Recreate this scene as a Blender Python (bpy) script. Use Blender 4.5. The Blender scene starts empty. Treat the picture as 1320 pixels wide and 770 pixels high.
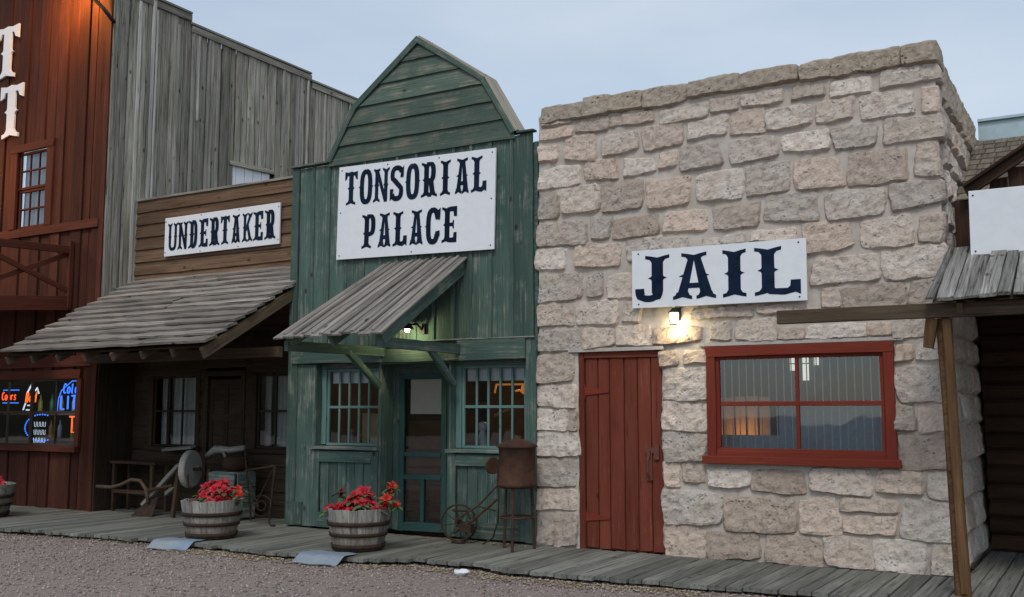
import bpy, bmesh, math, random
import numpy as np
from mathutils import Vector, Matrix, noise, Euler
rad = math.radians
sc = bpy.context.scene
COL = sc.collection
rnd = random.Random(11)
U = rnd.uniform

# ------------------------------------------------------------------ camera
cd = bpy.data.cameras.new('camera'); cam = bpy.data.objects.new('camera', cd); COL.objects.link(cam)
cam.location = (0, -9.642, 1.42)
cam.rotation_euler = (rad(90 + 6.289), 0, rad(30.496))
cd.lens = 35.767; cd.sensor_width = 36; cd.clip_end = 3000
sc.camera = cam
# ------------------------------------------------------------------ sky, sun, exposure
SUN_EL, SUN_AZ = 48, 160          # azimuth measured from +Y, clockwise; the sun is veiled, behind the camera
w = bpy.data.worlds.new('World'); sc.world = w; w.use_nodes = True
nt = w.node_tree; N = nt.nodes; L = nt.links; N.clear()
out = N.new('ShaderNodeOutputWorld'); bg = N.new('ShaderNodeBackground')
sky = N.new('ShaderNodeTexSky'); sky.sky_type = 'NISHITA'; sky.sun_disc = False
sky.sun_elevation = rad(SUN_EL); sky.sun_rotation = rad(SUN_AZ)
sky.air_density = 1.0; sky.dust_density = 1.0; sky.ozone_density = 1.4
tc = N.new('ShaderNodeTexCoord'); mp = N.new('ShaderNodeMapping'); mp.inputs['Scale'].default_value = (1.0, 1.0, 3.2)
nz = N.new('ShaderNodeTexNoise'); nz.inputs['Scale'].default_value = 1.6; nz.inputs['Detail'].default_value = 5; nz.inputs['Roughness'].default_value = .5
cr = N.new('ShaderNodeValToRGB'); cr.color_ramp.elements[0].position = .30; cr.color_ramp.elements[1].position = .68
cr.color_ramp.elements[0].color = (.42, .42, .42, 1); cr.color_ramp.elements[1].color = (.88, .88, .88, 1)
mx = N.new('ShaderNodeMix'); mx.data_type = 'RGBA'
mx.inputs['B'].default_value = (4.6, 5.25, 6.0, 1)       # thin even cloud veil
L.new(tc.outputs['Generated'], mp.inputs['Vector']); L.new(mp.outputs['Vector'], nz.inputs['Vector'])
L.new(nz.outputs['Fac'], cr.inputs['Fac']); L.new(cr.outputs['Color'], mx.inputs['Factor'])
L.new(sky.outputs['Color'], mx.inputs['A']); L.new(mx.outputs['Result'], bg.inputs['Color'])
bg.inputs['Strength'].default_value = .14
L.new(bg.outputs['Background'], out.inputs['Surface'])
sd = bpy.data.lights.new('sun', 'SUN'); sd.energy = 1.5; sd.angle = rad(18); sd.color = (1, .93, .86)
so = bpy.data.objects.new('sun', sd); COL.objects.link(so)
az = rad(SUN_AZ); el = rad(SUN_EL)
sv = Vector((math.sin(az) * math.cos(el), math.cos(az) * math.cos(el), math.sin(el)))
so.rotation_euler = sv.to_track_quat('Z', 'Y').to_euler(); so.location = (0, -30, 30)
vs = sc.view_settings; vs.view_transform = 'Standard'; vs.look = 'None'; vs.exposure = 0; vs.gamma = 1; vs.use_curve_mapping = False
sc.cycles.max_bounces = 5; sc.cycles.diffuse_bounces = 3; sc.cycles.glossy_bounces = 3; sc.cycles.transparent_max_bounces = 8; sc.cycles.caustics_reflective = False; sc.cycles.caustics_refractive = False

# ------------------------------------------------------------------ object helpers
W = {}
def link(name, data, parent=None, M=None):
    o = bpy.data.objects.new(name, data); COL.objects.link(o)
    M = M.copy() if M is not None else Matrix.Identity(4)
    W[o.name] = M
    if parent is not None:
        o.parent = parent; o.matrix_parent_inverse = W[parent.name].inverted()
    o.matrix_basis = M
    return o
def tag(o, label=None, cat=None, group=None, kind=None):
    if label: o['label'] = label
    if cat: o['category'] = cat
    if group: o['group'] = group
    if kind: o['kind'] = kind
    return o
def thing(name, label, cat, loc=(0, 0, 0), group=None):
    return tag(link(name, None, None, Matrix.Translation(loc)), label, cat, group)
def mesh(name, verts, faces, mat, smooth=False):
    m = bpy.data.meshes.new(name); m.from_pydata([tuple(v) for v in verts], [], faces)
    m.materials.append(mat)
    if smooth: m.polygons.foreach_set('use_smooth', [True] * len(m.polygons))
    m.update(); return m
def T(x, y, z): return Matrix.Translation((x, y, z))
def frame(o, X, Y, Z):
    return Matrix(((X[0], Y[0], Z[0], o[0]), (X[1], Y[1], Z[1], o[1]), (X[2], Y[2], Z[2], o[2]), (0, 0, 0, 1)))

class MB:
    """collects simple shapes into one mesh"""
    def __init__(s): s.v = []; s.f = []
    def add(s, v, f):
        n = len(s.v); s.v += [tuple(a) for a in v]; s.f += [tuple(i + n for i in q) for q in f]; return s
    def box(s, x0, x1, y0, y1, z0, z1):
        return s.add([(x, y, z) for z in (z0, z1) for y in (y0, y1) for x in (x0, x1)],
                     [(0, 2, 3, 1), (4, 5, 7, 6), (0, 1, 5, 4), (2, 6, 7, 3), (0, 4, 6, 2), (1, 3, 7, 5)])
    def tube(s, pts, r, n=8, caps=True):
        pts = [Vector(p) for p in pts]; k = len(pts); rr = r if isinstance(r, (list, tuple)) else [r] * k
        up = Vector((0, 0, 1)); vv = []
        d0 = (pts[1] - pts[0]).normalized()
        a = d0.orthogonal().normalized()
        for i, p in enumerate(pts):
            d = (pts[min(i + 1, k - 1)] - pts[max(i - 1, 0)]).normalized()
            a = (a - d * a.dot(d)); a = a.normalized() if a.length > 1e-6 else d.orthogonal().normalized()
            b = d.cross(a)
            vv += [p + (a * math.cos(t * 2 * math.pi / n) + b * math.sin(t * 2 * math.pi / n)) * rr[i] for t in range(n)]
        ff = [(i * n + t, i * n + (t + 1) % n, (i + 1) * n + (t + 1) % n, (i + 1) * n + t) for i in range(k - 1) for t in range(n)]
        if caps: ff += [tuple(range(n - 1, -1, -1)), tuple(range((k - 1) * n, k * n))]
        return s.add(vv, ff)
    def ring(s, c, ax, R, r, n=28, m=6):
        ax = Vector(ax).normalized(); a = ax.orthogonal().normalized(); b = ax.cross(a); c = Vector(c); vv = []
        for i in range(n):
            t = i * 2 * math.pi / n; d = a * math.cos(t) + b * math.sin(t)
            for j in range(m):
                u = j * 2 * math.pi / m; vv.append(c + d * (R + r * math.cos(u)) + ax * (r * math.sin(u)))
        return s.add(vv, [(i * m + j, ((i + 1) % n) * m + j, ((i + 1) % n) * m + (j + 1) % m, i * m + (j + 1) % m) for i in range(n) for j in range(m)])
    def lathe(s, prof, n=24, c=(0, 0, 0)):
        vv = [(c[0] + r * math.cos(t * 2 * math.pi / n), c[1] + r * math.sin(t * 2 * math.pi / n), c[2] + z) for r, z in prof for t in range(n)]
        k = len(prof)
        ff = [(i * n + t, i * n + (t + 1) % n, (i + 1) * n + (t + 1) % n, (i + 1) * n + t) for i in range(k - 1) for t in range(n)]
        return s.add(vv, ff)
    def build(s, name, mat, parent=None, M=None, smooth=False):
        return link(name, mesh(name, s.v, s.f, mat, smooth), parent, M)

def board_mesh(L_, w_, t_, mat, n=4, jw=.003, jt=.002, c=.004, taper=0, end=.01, bow=0, rr=None):
    r = rr or rnd; v = []; f = []
    for i in range(n + 1):
        x = -L_ / 2 + L_ * i / n
        wl = w_ / 2 * (1 + taper * (i / n - .5)) + r.uniform(-jw, jw); wr = w_ / 2 * (1 + taper * (i / n - .5)) + r.uniform(-jw, jw)
        dz = r.uniform(-jt, jt) + bow * math.sin(math.pi * i / n); dy = r.uniform(-jw, jw) * .7
        e = (r.uniform(-end, end), r.uniform(-end, end)) if i in (0, n) else (0, 0)
        cc = min(c, t_ * .4, w_ * .2)
        for k, (y, z) in enumerate(((-wl, -t_ / 2), (wr, -t_ / 2), (wr, t_ / 2 - cc), (wr - cc, t_ / 2), (-wl + cc, t_ / 2), (-wl, t_ / 2 - cc))):
            v.append((x + (e[0] if y < 0 else e[1]), y + dy, z + dz))
    for i in range(n):
        for k in range(6):
            f.append((i * 6 + k, (i + 1) * 6 + k, (i + 1) * 6 + (k + 1) % 6, i * 6 + (k + 1) % 6))
    f.append((0, 1, 2, 3, 4, 5)); f.append(tuple(n * 6 + k for k in (5, 4, 3, 2, 1, 0)))
    return mesh('board', v, f, mat)
def board(name, parent, mat, p0, p1, w_, t_, nrm, **k):
    """a plank from p0 to p1 (centre line of its BACK face), outward normal nrm"""
    p0 = Vector(p0); p1 = Vector(p1); X = (p1 - p0); Ln = X.length; X.normalize()
    Z = Vector(nrm); Z = (Z - X * Z.dot(X)).normalized(); Y = Z.cross(X)
    m = board_mesh(Ln, w_, t_, mat, **k)
    return link(name, m, parent, frame((p0 + p1) / 2 + Z * t_ / 2, X, Y, Z))
FR = (0, -1, 0)

# ------------------------------------------------------------------ materials
def nodes(name, rough=.8, spec=.3):
    m = bpy.data.materials.new(name); m.use_nodes = True; t = m.node_tree; b = t.nodes['Principled BSDF']
    b.inputs['Roughness'].default_value = rough; b.inputs['Specular IOR Level'].default_value = spec
    return m, t, b
class NT:
    def __init__(s, t): s.t = t
    def n(s, ty, ins={}, **at):
        x = s.t.nodes.new(ty)
        for k, v in at.items(): setattr(x, k, v)
        for k, v in ins.items():
            if isinstance(v, bpy.types.NodeSocket): s.t.links.new(v, x.inputs[k])
            else: x.inputs[k].default_value = v
        return x
    def math(s, op, a, b=0.0, clamp=False):
        x = s.n('ShaderNodeMath', {0: a, 1: b}, operation=op, use_clamp=clamp); return x.outputs[0]
    def mixc(s, f, a, b, mode='MIX'):
        x = s.n('ShaderNodeMix', {}, data_type='RGBA', blend_type=mode)
        for k, v in (('Factor', f), ('A', a), ('B', b)):
            if isinstance(v, bpy.types.NodeSocket): s.t.links.new(v, x.inputs[k])
            else: x.inputs[k].default_value = v if k == 'Factor' else (*v, 1) if len(v) == 3 else v
        return x.outputs['Result']
    def ramp(s, v, lo, hi, a=0.0, b=1.0):
        x = s.n('ShaderNodeMapRange', {'Value': v, 'From Min': lo, 'From Max': hi, 'To Min': a, 'To Max': b}); return x.outputs[0]
    def noise(s, vec, scale, detail=4, rough=.6, dist=0):
        return s.n('ShaderNodeTexNoise', {'Vector': vec, 'Scale': scale, 'Detail': detail, 'Roughness': rough, 'Distortion': dist}).outputs['Fac']
    def coords(s, scale=(1, 1, 1), rand=True, kind='Object'):
        v = s.n('ShaderNodeTexCoord').outputs[kind]
        if rand:
            r = s.n('ShaderNodeObjectInfo').outputs['Random']
            q = s.n('ShaderNodeCombineXYZ', {0: s.math('MULTIPLY', r, 37.0), 1: s.math('MULTIPLY', r, 91.0), 2: s.math('MULTIPLY', r, 53.0)}).outputs[0]
            v = s.n('ShaderNodeVectorMath', {0: v, 1: q}, operation='ADD').outputs[0]
        return v
    def scale(s, v, sc_): return s.n('ShaderNodeVectorMath', {0: v, 1: sc_}, operation='MULTIPLY').outputs[0]
    def bump(s, h, strength, dist, prev=None):
        i = {'Height': h, 'Strength': strength, 'Distance': dist}
        if prev: i['Normal'] = prev
        return s.n('ShaderNodeBump', i).outputs[0]

def wood(name, c1, c2, paint=None, paint2=None, wear=.5, var=.3, knots=1.0, rough=.85, bump=.6, crack=1.0, stain=None):
    m, t, b = nodes(name, rough, .2); q = NT(t)
    v = q.coords()
    g = q.noise(q.scale(v, (1.3, 38, 38)), 1, 6, .72, .5)
    g2 = q.noise(q.scale(v, (3, 130, 130)), 1, 3, .6)
    big = q.noise(q.scale(v, (.9, 4.5, 4.5)), 1, 3, .5)
    col = q.mixc(q.ramp(g, .36, .64), c1, c2)
    # weather stains running with the board
    col = q.mixc(q.ramp(big, .35, .75, 0, .55), col, tuple(x * .45 for x in c1))
    # knots
    vo = q.n('ShaderNodeTexVoronoi', {'Vector': q.scale(v, (5.5, 9, 9)), 'Scale': 1.0, 'Randomness': 1.0}, feature='F1')
    kn = q.ramp(vo.outputs['Distance'], .10, .26, 1, 0)
    rc = q.n('ShaderNodeSeparateColor', {'Color': vo.outputs['Color']}).outputs[0]
    kn = q.math('MULTIPLY', kn, q.math('LESS_THAN', rc, .11 * knots + .001))
    if paint:
        wm = q.math('ADD', q.math('MULTIPLY', g, .7), q.math('MULTIPLY', q.noise(v, 3.2, 5, .65), .6))
        wm = q.ramp(wm, .78 - .3 * wear + .02, .78 - .3 * wear + .17)
        pc = q.mixc(q.ramp(big, .3, .7), paint, paint2 or tuple(x * .7 for x in paint))
        pc = q.mixc(q.ramp(g2, .35, .65, 0, .35), pc, tuple(x * .5 for x in paint))
        col = q.mixc(wm, pc, col)
    col = q.mixc(q.math('MULTIPLY', kn, .85), col, (.030, .018, .010))
    hi = q.ramp(g, .60, .68, 0, .45); col = q.mixc(hi, col, tuple(min(1, x * 1.5) for x in (c2 if not paint else (paint2 or paint))))
    ck = q.ramp(g, .355, .41, 1, 0); ck = q.math('MULTIPLY', ck, .72 * crack, True)
    col = q.mixc(ck, col, tuple(x * .25 for x in c1))
    if stain:      # rust bleeding from the hoops into the lower staves
        ox = q.n('ShaderNodeSeparateXYZ', {0: q.n('ShaderNodeTexCoord').outputs['Object']}).outputs[0]
        sx = q.math('ADD', ox, q.math('MULTIPLY', g, .16)); col = q.mixc(q.ramp(sx, .24, .36, .42, .0), col, stain)
    r = q.n('ShaderNodeObjectInfo').outputs['Random']
    br = q.ramp(r, 0, 1, 1 - var, 1 + var)
    hs = q.n('ShaderNodeHueSaturation', {'Color': col, 'Value': br}).outputs[0]
    t.links.new(hs, b.inputs['Base Color'])
    h = q.math('ADD', q.math('MULTIPLY', g, .7), q.math('MULTIPLY', g2, .3)); h = q.math('SUBTRACT', h, q.math('MULTIPLY', kn, .3))
    t.links.new(q.bump(h, bump, .012), b.inputs['Normal'])
    return m

def stone_mat(name, a, bb, c, pits=1.0, var=.16):
    m, t, b = nodes(name, .95, .1); q = NT(t); v = q.coords()
    n1 = q.noise(v, 4.5, 6, .65); n2 = q.noise(v, 17, 7, .75, .4); n3 = q.noise(v, 60, 5, .75)
    col = q.mixc(q.ramp(n1, .32, .68), a, bb)
    r = q.n('ShaderNodeObjectInfo').outputs['Random']
    r2 = q.math('FRACT', q.math('MULTIPLY', r, 17.3))
    col = q.mixc(q.ramp(r2, .3, 1, 0, .75), col, c)
    col = q.mixc(q.ramp(n2, .52, .66, 0, .7), col, tuple(x * .55 for x in a))
    col = q.mixc(q.ramp(n2, .34, .45, .55, 0), col, (.58, .56, .53))
    col = q.mixc(q.ramp(n3, .54, .68, 0, .30), col, tuple(x * .42 for x in a))
    pv = q.n('ShaderNodeTexVoronoi', {'Vector': v, 'Scale': 26.0, 'Randomness': 1.0}).outputs['Distance']
    pm = q.math('MULTIPLY', q.ramp(pv, .14, .36, 1, 0), q.ramp(n1, .53, .60)); pm = q.math('MULTIPLY', pm, pits)
    pv2 = q.n('ShaderNodeTexVoronoi', {'Vector': v, 'Scale': 75.0, 'Randomness': 1.0}).outputs['Distance']
    pm2 = q.math('MULTIPLY', q.ramp(pv2, .1, .35, 1, 0), q.ramp(n2, .52, .64, 0, .8))
    pm = q.math('MAXIMUM', pm, pm2)
    col = q.mixc(q.math('MULTIPLY', pm, .75), col, (.095, .066, .045))
    col = q.n('ShaderNodeHueSaturation', {'Color': col, 'Value': q.ramp(r, 0, 1, 1 - var, 1 + var)}).outputs[0]
    t.links.new(col, b.inputs['Base Color'])
    h = q.math('ADD', q.math('MULTIPLY', n2, .6), q.math('MULTIPLY', n3, .25)); h = q.math('SUBTRACT', h, q.math('MULTIPLY', pm, .45))
    t.links.new(q.bump(h, 1.0, .045), b.inputs['Normal'])
    return m

def simple(name, a, bb=None, scale=8, rough=.7, metal=0, bump=0, spec=.3, rand=True, var=.1, grime=.25):
    m, t, b = nodes(name, rough, spec); q = NT(t); v = q.coords(rand=rand)
    n1 = q.noise(v, scale, 5, .65); n2 = q.noise(v, scale * 6, 3, .6)
    col = q.mixc(q.ramp(n1, .35, .65), a, bb or tuple(x * .75 for x in a))
    col = q.mixc(q.ramp(n2, .4, .7, 0, grime), col, tuple(x * .5 for x in a))
    r = q.n('ShaderNodeObjectInfo').outputs['Random']
    col = q.n('ShaderNodeHueSaturation', {'Color': col, 'Value': q.ramp(r, 0, 1, 1 - var, 1 + var)}).outputs[0]
    t.links.new(col, b.inputs['Base Color']); b.inputs['Metallic'].default_value = metal
    if bump: t.links.new(q.bump(q.math('ADD', n1, n2), bump, .01), b.inputs['Normal'])
    return m
def emit(name, col, st):
    m, t, b = nodes(name, .4); b.inputs['Base Color'].default_value = (*[min(1, c) for c in col], 1)
    b.inputs['Emission Color'].default_value = (*col, 1); b.inputs['Emission Strength'].default_value = st
    return m
def glass_mat(name, tint=(.85, .9, .92), base=.05):
    m = bpy.data.materials.new(name); m.use_nodes = True; t = m.node_tree; t.nodes.clear(); q = NT(t)
    o = q.n('ShaderNodeOutputMaterial')
    v = q.coords(); nb = q.bump(q.noise(v, 2.5, 2, .5), .02, .03)
    fr = q.n('ShaderNodeFresnel', {'IOR': 1.55, 'Normal': nb}).outputs[0]
    fac = q.math('ADD', q.math('MULTIPLY', fr, 1.2), base, True)
    tr = q.n('ShaderNodeBsdfTransparent', {'Color': (*tint, 1)}); gl = q.n('ShaderNodeBsdfGlossy', {'Roughness': .02, 'Normal': nb, 'Color': (.95, .97, 1, 1)})
    mxs = q.n('ShaderNodeMixShader', {0: fac, 1: tr.outputs[0], 2: gl.outputs[0]})
    t.links.new(mxs.outputs[0], o.inputs['Surface']); return m

GREY = wood('weathered_grey_wood', (.145, .14, .112), (.40, .38, .32), var=.45, knots=2.2, bump=.9, crack=1.3)
ROOFW = wood('weathered_roof_wood', (.14, .13, .115), (.35, .33, .295), var=.28, knots=.7, bump=1.0)
GREYL = wood('pale_grey_batten_wood', (.28, .27, .24), (.50, .49, .45), var=.4, knots=.6, bump=.8)
RED = wood('red_brown_stained_wood', (.050, .016, .010), (.095, .029, .016), var=.26, knots=.3, bump=.4, crack=.6)
REDT = wood('red_trim_wood', (.075, .020, .012), (.12, .034, .018), var=.1, knots=.15, bump=.4, crack=.5)
BROWN = wood('brown_weathered_siding', (.115, .070, .043), (.215, .140, .088), var=.25, knots=.9)
DBROWN = wood('dark_brown_wood', (.055, .034, .022), (.095, .06, .038), var=.2, knots=.5)
GREEN = wood('faded_green_paint', (.16, .175, .15), (.27, .28, .24), paint=(.052, .094, .080), paint2=(.090, .142, .122), wear=.44, var=.2, knots=.8)
GLAP = wood('greyed_green_paint', (.15, .145, .11), (.24, .23, .18), paint=(.070, .110, .090), paint2=(.105, .150, .125), wear=.50, var=.2, knots=.8)
GSILL = wood('worn_sill', (.22, .22, .19), (.36, .35, .31), paint=(.09, .17, .15), wear=.8, var=.1)
TEAL = wood('teal_sash_paint', (.16, .2, .19), (.25, .28, .26), paint=(.10, .20, .185), paint2=(.15, .26, .24), wear=.2, var=.08, knots=.1, bump=.3)
TEALD = wood('dark_teal_door_paint', (.06, .08, .075), (.1, .12, .11), paint=(.030, .080, .072), paint2=(.042, .10, .092), wear=.15, var=.06, knots=.1, bump=.3)
JRED = wood('faded_red_door_paint', (.17, .07, .045), (.26, .13, .09), paint=(.135, .030, .017), paint2=(.205, .054, .032), wear=.24, var=.2, knots=.2, bump=.5)
JREDT = wood('red_frame_paint', (.13, .03, .02), (.2, .06, .04), paint=(.175, .030, .017), paint2=(.21, .042, .024), wear=.05, var=.06, knots=0, bump=.25, crack=.4)
DECK = wood('boardwalk_wood', (.125, .13, .115), (.26, .26, .23), var=.28, knots=.5, bump=.7)
POSTW = wood('brown_post_wood', (.085, .045, .020), (.20, .115, .055), var=.1, knots=.6)
BEAMW = wood('porch_beam_wood', (.075, .053, .034), (.145, .105, .07), var=.1, knots=.5)
RAWP = wood('split_grey_plank_wood', (.10, .098, .088), (.33, .325, .30), var=.4, knots=1.6, bump=1.2, crack=1.35)
SHING = wood('cedar_shingle', (.13, .11, .085), (.23, .195, .15), var=.3, knots=0, bump=.7)
BARW = wood('barrel_stave_wood', (.19, .185, .165), (.40, .39, .36), var=.25, knots=.2, bump=.8, stain=(.13, .075, .04))
LIMEA = stone_mat('limestone', (.57, .49, .41), (.70, .645, .58), (.57, .44, .345), pits=.6, var=.24)
CAPST = stone_mat('capstone', (.39, .33, .26), (.48, .42, .345), (.41, .335, .25), var=.1)
MORTAR = simple('mortar', (.56, .52, .465), (.46, .405, .34), 1.6, .95, bump=1.0, rand=False)
LINT = simple('concrete_lintel', (.50, .47, .43), (.40, .375, .34), 6, .9, bump=.4)
WHITE = simple('white_sign_paint', (.74, .77, .80), (.71, .745, .78), 1.5, .6, var=.02, grime=.12)
INK = simple('navy_letter_paint', (.004, .011, .028), (.009, .022, .048), 9, .8, var=.25, spec=.1)
RUST = simple('rust', (.050, .026, .017), (.095, .046, .027), 9, .85, metal=.25, bump=.5)
RUSTD = simple('dark_rusty_iron', (.035, .024, .018), (.075, .045, .03), 11, .8, metal=.4, bump=.4)
IRON = simple('black_iron', (.012, .012, .013), (.03, .025, .022), 12, .55, metal=.6)
ZINC = simple('galvanised_sheet', (.22, .31, .42), (.30, .33, .34), 4, .45, metal=.1, bump=.15)
FLASH = simple('pale_metal_flashing', (.42, .53, .56), (.36, .46, .50), 2, .5, metal=.3)
SOIL = simple('soil', (.03, .02, .013), (.05, .035, .025), 25, .95, bump=.8)
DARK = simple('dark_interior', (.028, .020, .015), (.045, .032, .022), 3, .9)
WARMW = simple('warm_interior_wood', (.10, .055, .028), (.16, .09, .045), 4, .8)
LINEN = simple('off_white_curtain', (.62, .62, .60), (.5, .5, .48), 14, .9, bump=.3)
SHADE = simple('white_blind_cloth', (.84, .86, .87), (.78, .80, .82), 6, .9, grime=.05)
JROOM = simple('cell_plaster', (.075, .085, .085), (.05, .055, .055), 3, .9)
BLUEC = simple('slate_blue_curtain', (.26, .39, .48), (.31, .45, .54), 6, .9, bump=.2)
TAN = simple('tan_cardboard', (.50, .36, .20), (.42, .29, .16), 3, .9)
WHEEL = simple('grindstone_stone', (.42, .40, .36), (.34, .32, .28), 9, .9, bump=.5)
LEAF = simple('leaf', (.05, .10, .035), (.09, .15, .06), 20, .6)
PET = simple('red_petal', (.26, .003, .011), (.44, .009, .022), 25, .55, var=.22, spec=.4)
PETO = simple('orange_red_petal', (.40, .016, .010), (.52, .04, .02), 25, .55, var=.2, spec=.4)
PORC = simple('white_ceramic', (.62, .64, .66), (.55, .57, .6), 8, .35)
GLASS = glass_mat('window_glass')
SCREEN = glass_mat('door_screen_glass', (.78, .76, .70), .02)
GLASSJ = glass_mat('cell_window_glass', (.85, .9, .92), .06)
GLAMP = emit('lit_lantern_glass', (1, .86, .62), 3.2)
BULB = emit('lit_bulb', (1, .93, .62), 10)
NEON = {'red': emit('neon_red', (1, .10, .02), 1.5), 'blue': emit('neon_blue', (.05, .22, 1), 1.5), 'white': emit('neon_white', (.8, .9, 1), .8), 'orange': emit('neon_orange', (1, .16, .02), 1.4)}
WARMLIT = emit('lit_amber_shade', (1, .36, .06), .3)
LITPANE = emit('lit_back_window', (.95, .92, .8), .8)

# gravel sheet
def gravel():
    m, t, b = nodes('gravel', .95, .1); q = NT(t); v = q.coords(rand=False)
    n1 = q.noise(v, .7, 5, .6); n2 = q.noise(v, 60, 4, .7)
    vo = q.n('ShaderNodeTexVoronoi', {'Vector': v, 'Scale': 55.0, 'Randomness': 1.0}); vo2 = q.n('ShaderNodeTexVoronoi', {'Vector': v, 'Scale': 130.0, 'Randomness': 1.0})
    g = q.n('ShaderNodeSeparateColor', {'Color': vo.outputs['Color']}).outputs[0]
    g2 = q.n('ShaderNodeSeparateColor', {'Color': vo2.outputs['Color']}).outputs[1]
    col = q.mixc(q.ramp(n1, .3, .7), (.36, .31, .28), (.29, .25, .228))
    col = q.mixc(q.ramp(g, .0, 1, 0, .6), col, (.17, .135, .12)); col = q.mixc(q.ramp(g2, .6, 1, 0, .5), col, (.46, .41, .385))
    col = q.mixc(q.ramp(n2, .5, .75, 0, .5), col, (.07, .055, .05))
    t.links.new(col, b.inputs['Base Color'])
    h = q.math('ADD', q.math('MULTIPLY', vo.outputs['Distance'], -.6), q.math('MULTIPLY', vo2.outputs['Distance'], -.4))
    t.links.new(q.bump(h, .9, .02), b.inputs['Normal']); return m
GRAV = gravel()

# ================================================================== the ground
GZ = -.075
vv = []; ff = []
xs = np.concatenate(([-900, -200, -60, -25], np.arange(-19, 8, .3), [12, 40, 200, 900])); ys = np.concatenate(([-900, -200, -60, -20, -12], np.arange(-9, -.8, .25), [0, 4, 12, 60, 300, 900]))
for y in ys:
    for x in xs:
        d = noise.noise((x * .5, y * .5, 0)) * .022 + noise.noise((x * 1.7, y * 1.7, 3)) * .010 if -19.5 < x < 8 and -9.2 < y < -.9 else 0
        vv.append((x, y, GZ + d))
nx = len(xs)
ff = [(j * nx + i, j * nx + i + 1, (j + 1) * nx + i + 1, (j + 1) * nx + i) for j in range(len(ys) - 1) for i in range(nx - 1)]
tag(link('ground', mesh('ground', vv, ff, GRAV, True)), 'pinkish grey gravel street in front of the boardwalk', kind='structure')

vv = []; ff = []; k = 0  # unseen rise added to darken window reflections, flattened where panes should reflect sky
for i in range(141):
    a = rad(195 + 150 * i / 140)
    for j, (d, hgt) in enumerate(((46, 0), (50, 3.2), (60, 6.0), (120, 8.5), (200, 9))):
        hh = hgt * (.0 if i > 52 else 1) * (1 + .35 * noise.noise((i * .16, j * .4, 0)) + .16 * noise.noise((i * .9, j, 5)))
        vv.append((-8 + d * math.cos(a), -2 + d * math.sin(a), GZ - .2 + hh))
ff = [(i * 5 + j, i * 5 + j + 1, (i + 1) * 5 + j + 1, (i + 1) * 5 + j) for i in range(140) for j in range(4)]
tag(link('reflection_rise', mesh('reflection_rise', vv, ff, simple('dark_reflected_slope', (.030, .035, .020), (.05, .045, .028), .35, .95, rand=False), True)), 'unseen low dark rise added behind the viewer to darken window reflections', kind='structure')

def scatter(name, n, reg, smin, smax, mats, label, cat, flat=.6, seed=1):
    rs = np.random.RandomState(seed)
    base = np.array([(1, 0, 0), (0, 1, 0), (-1, 0, 0), (0, -1, 0), (0, 0, 1), (0, 0, -1)], float)
    fc = np.array([(0, 1, 4), (1, 2, 4), (2, 3, 4), (3, 0, 4), (1, 0, 5), (2, 1, 5), (3, 2, 5), (0, 3, 5)])
    P_ = reg(rs, n); n = len(P_)
    s = smin + (smax - smin) * rs.rand(n) ** 2.5
    a = rs.rand(n) * 6.283
    v = base[None] * (1 + .5 * (rs.rand(n, 6, 1) - .5)) * s[:, None, None] * np.array([1, .75, flat])
    ca, sa = np.cos(a), np.sin(a); x = v[..., 0] * ca[:, None] - v[..., 1] * sa[:, None]; y = v[..., 0] * sa[:, None] + v[..., 1] * ca[:, None]
    v = np.stack([x, y, v[..., 2]], -1) + P_[:, None]; v[..., 2] += s[:, None] * flat * .4
    f = fc[None] + (np.arange(n) * 6)[:, None, None]
    m = bpy.data.meshes.new(name); m.vertices.add(n * 6); m.vertices.foreach_set('co', v.reshape(-1)); m.loops.add(n * 24); m.loops.foreach_set('vertex_index', f.reshape(-1).astype(np.int32))
    m.polygons.add(n * 8); m.polygons.foreach_set('loop_start', np.arange(0, n * 24, 3, dtype=np.int32)); m.polygons.foreach_set('material_index', np.repeat(rs.randint(0, len(mats), n), 8).astype(np.int32))
    for q in mats: m.materials.append(q)
    m.update(calc_edges=True); m.validate()
    return tag(link(name, m), label, cat, kind='stuff')
PB = [simple('pebble_a', (.38, .325, .29), (.30, .255, .23), 30, .95), simple('pebble_b', (.20, .165, .15), (.15, .125, .115), 30, .95), simple('pebble_c', (.44, .40, .37), (.36, .32, .30), 30, .95), simple('pebble_d', (.33, .255, .22), (.28, .215, .185), 30, .95)]
EDGE = [(-19, -1.95), (-11.7, -1.92), (-11, -1.78), (-10, -1.68), (-9, -1.72), (-7.4, -1.75), (-6.3, -1.68), (-5.95, -1.48), (-5.2, -1.42), (-4.9, -1.55), (-4, -1.55), (-3, -1.44), (-2.4, -1.37), (3, -1.3)]
def edge(x):
    for (a, b), (c, d) in zip(EDGE, EDGE[1:]):
        if a <= x <= c: return b + (d - b) * (x - a) / (c - a)
    return EDGE[-1][1]
def reg_g(rs, n):
    y = -1.3 - 4.6 * rs.rand(n) ** 1.3; x = -16 + 16.5 * rs.rand(n)
    z = np.array([GZ + noise.noise((a * .5, b * .5, 0)) * .022 + noise.noise((a * 1.7, b * 1.7, 3)) * .010 for a, b in zip(x, y)])
    return np.stack([x, y, z], -1)
scatter('gravel', 60000, reg_g, .004, .021, PB, 'loose pinkish grey gravel pebbles scattered over the street', 'gravel')
LIT = [simple('dry_leaf_a', (.36, .29, .17), (.28, .21, .12), 30, .9), simple('dry_leaf_b', (.24, .18, .10), (.17, .12, .07), 30, .9), simple('dry_leaf_c', (.46, .41, .30), (.38, .33, .24), 30, .9)]
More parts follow.
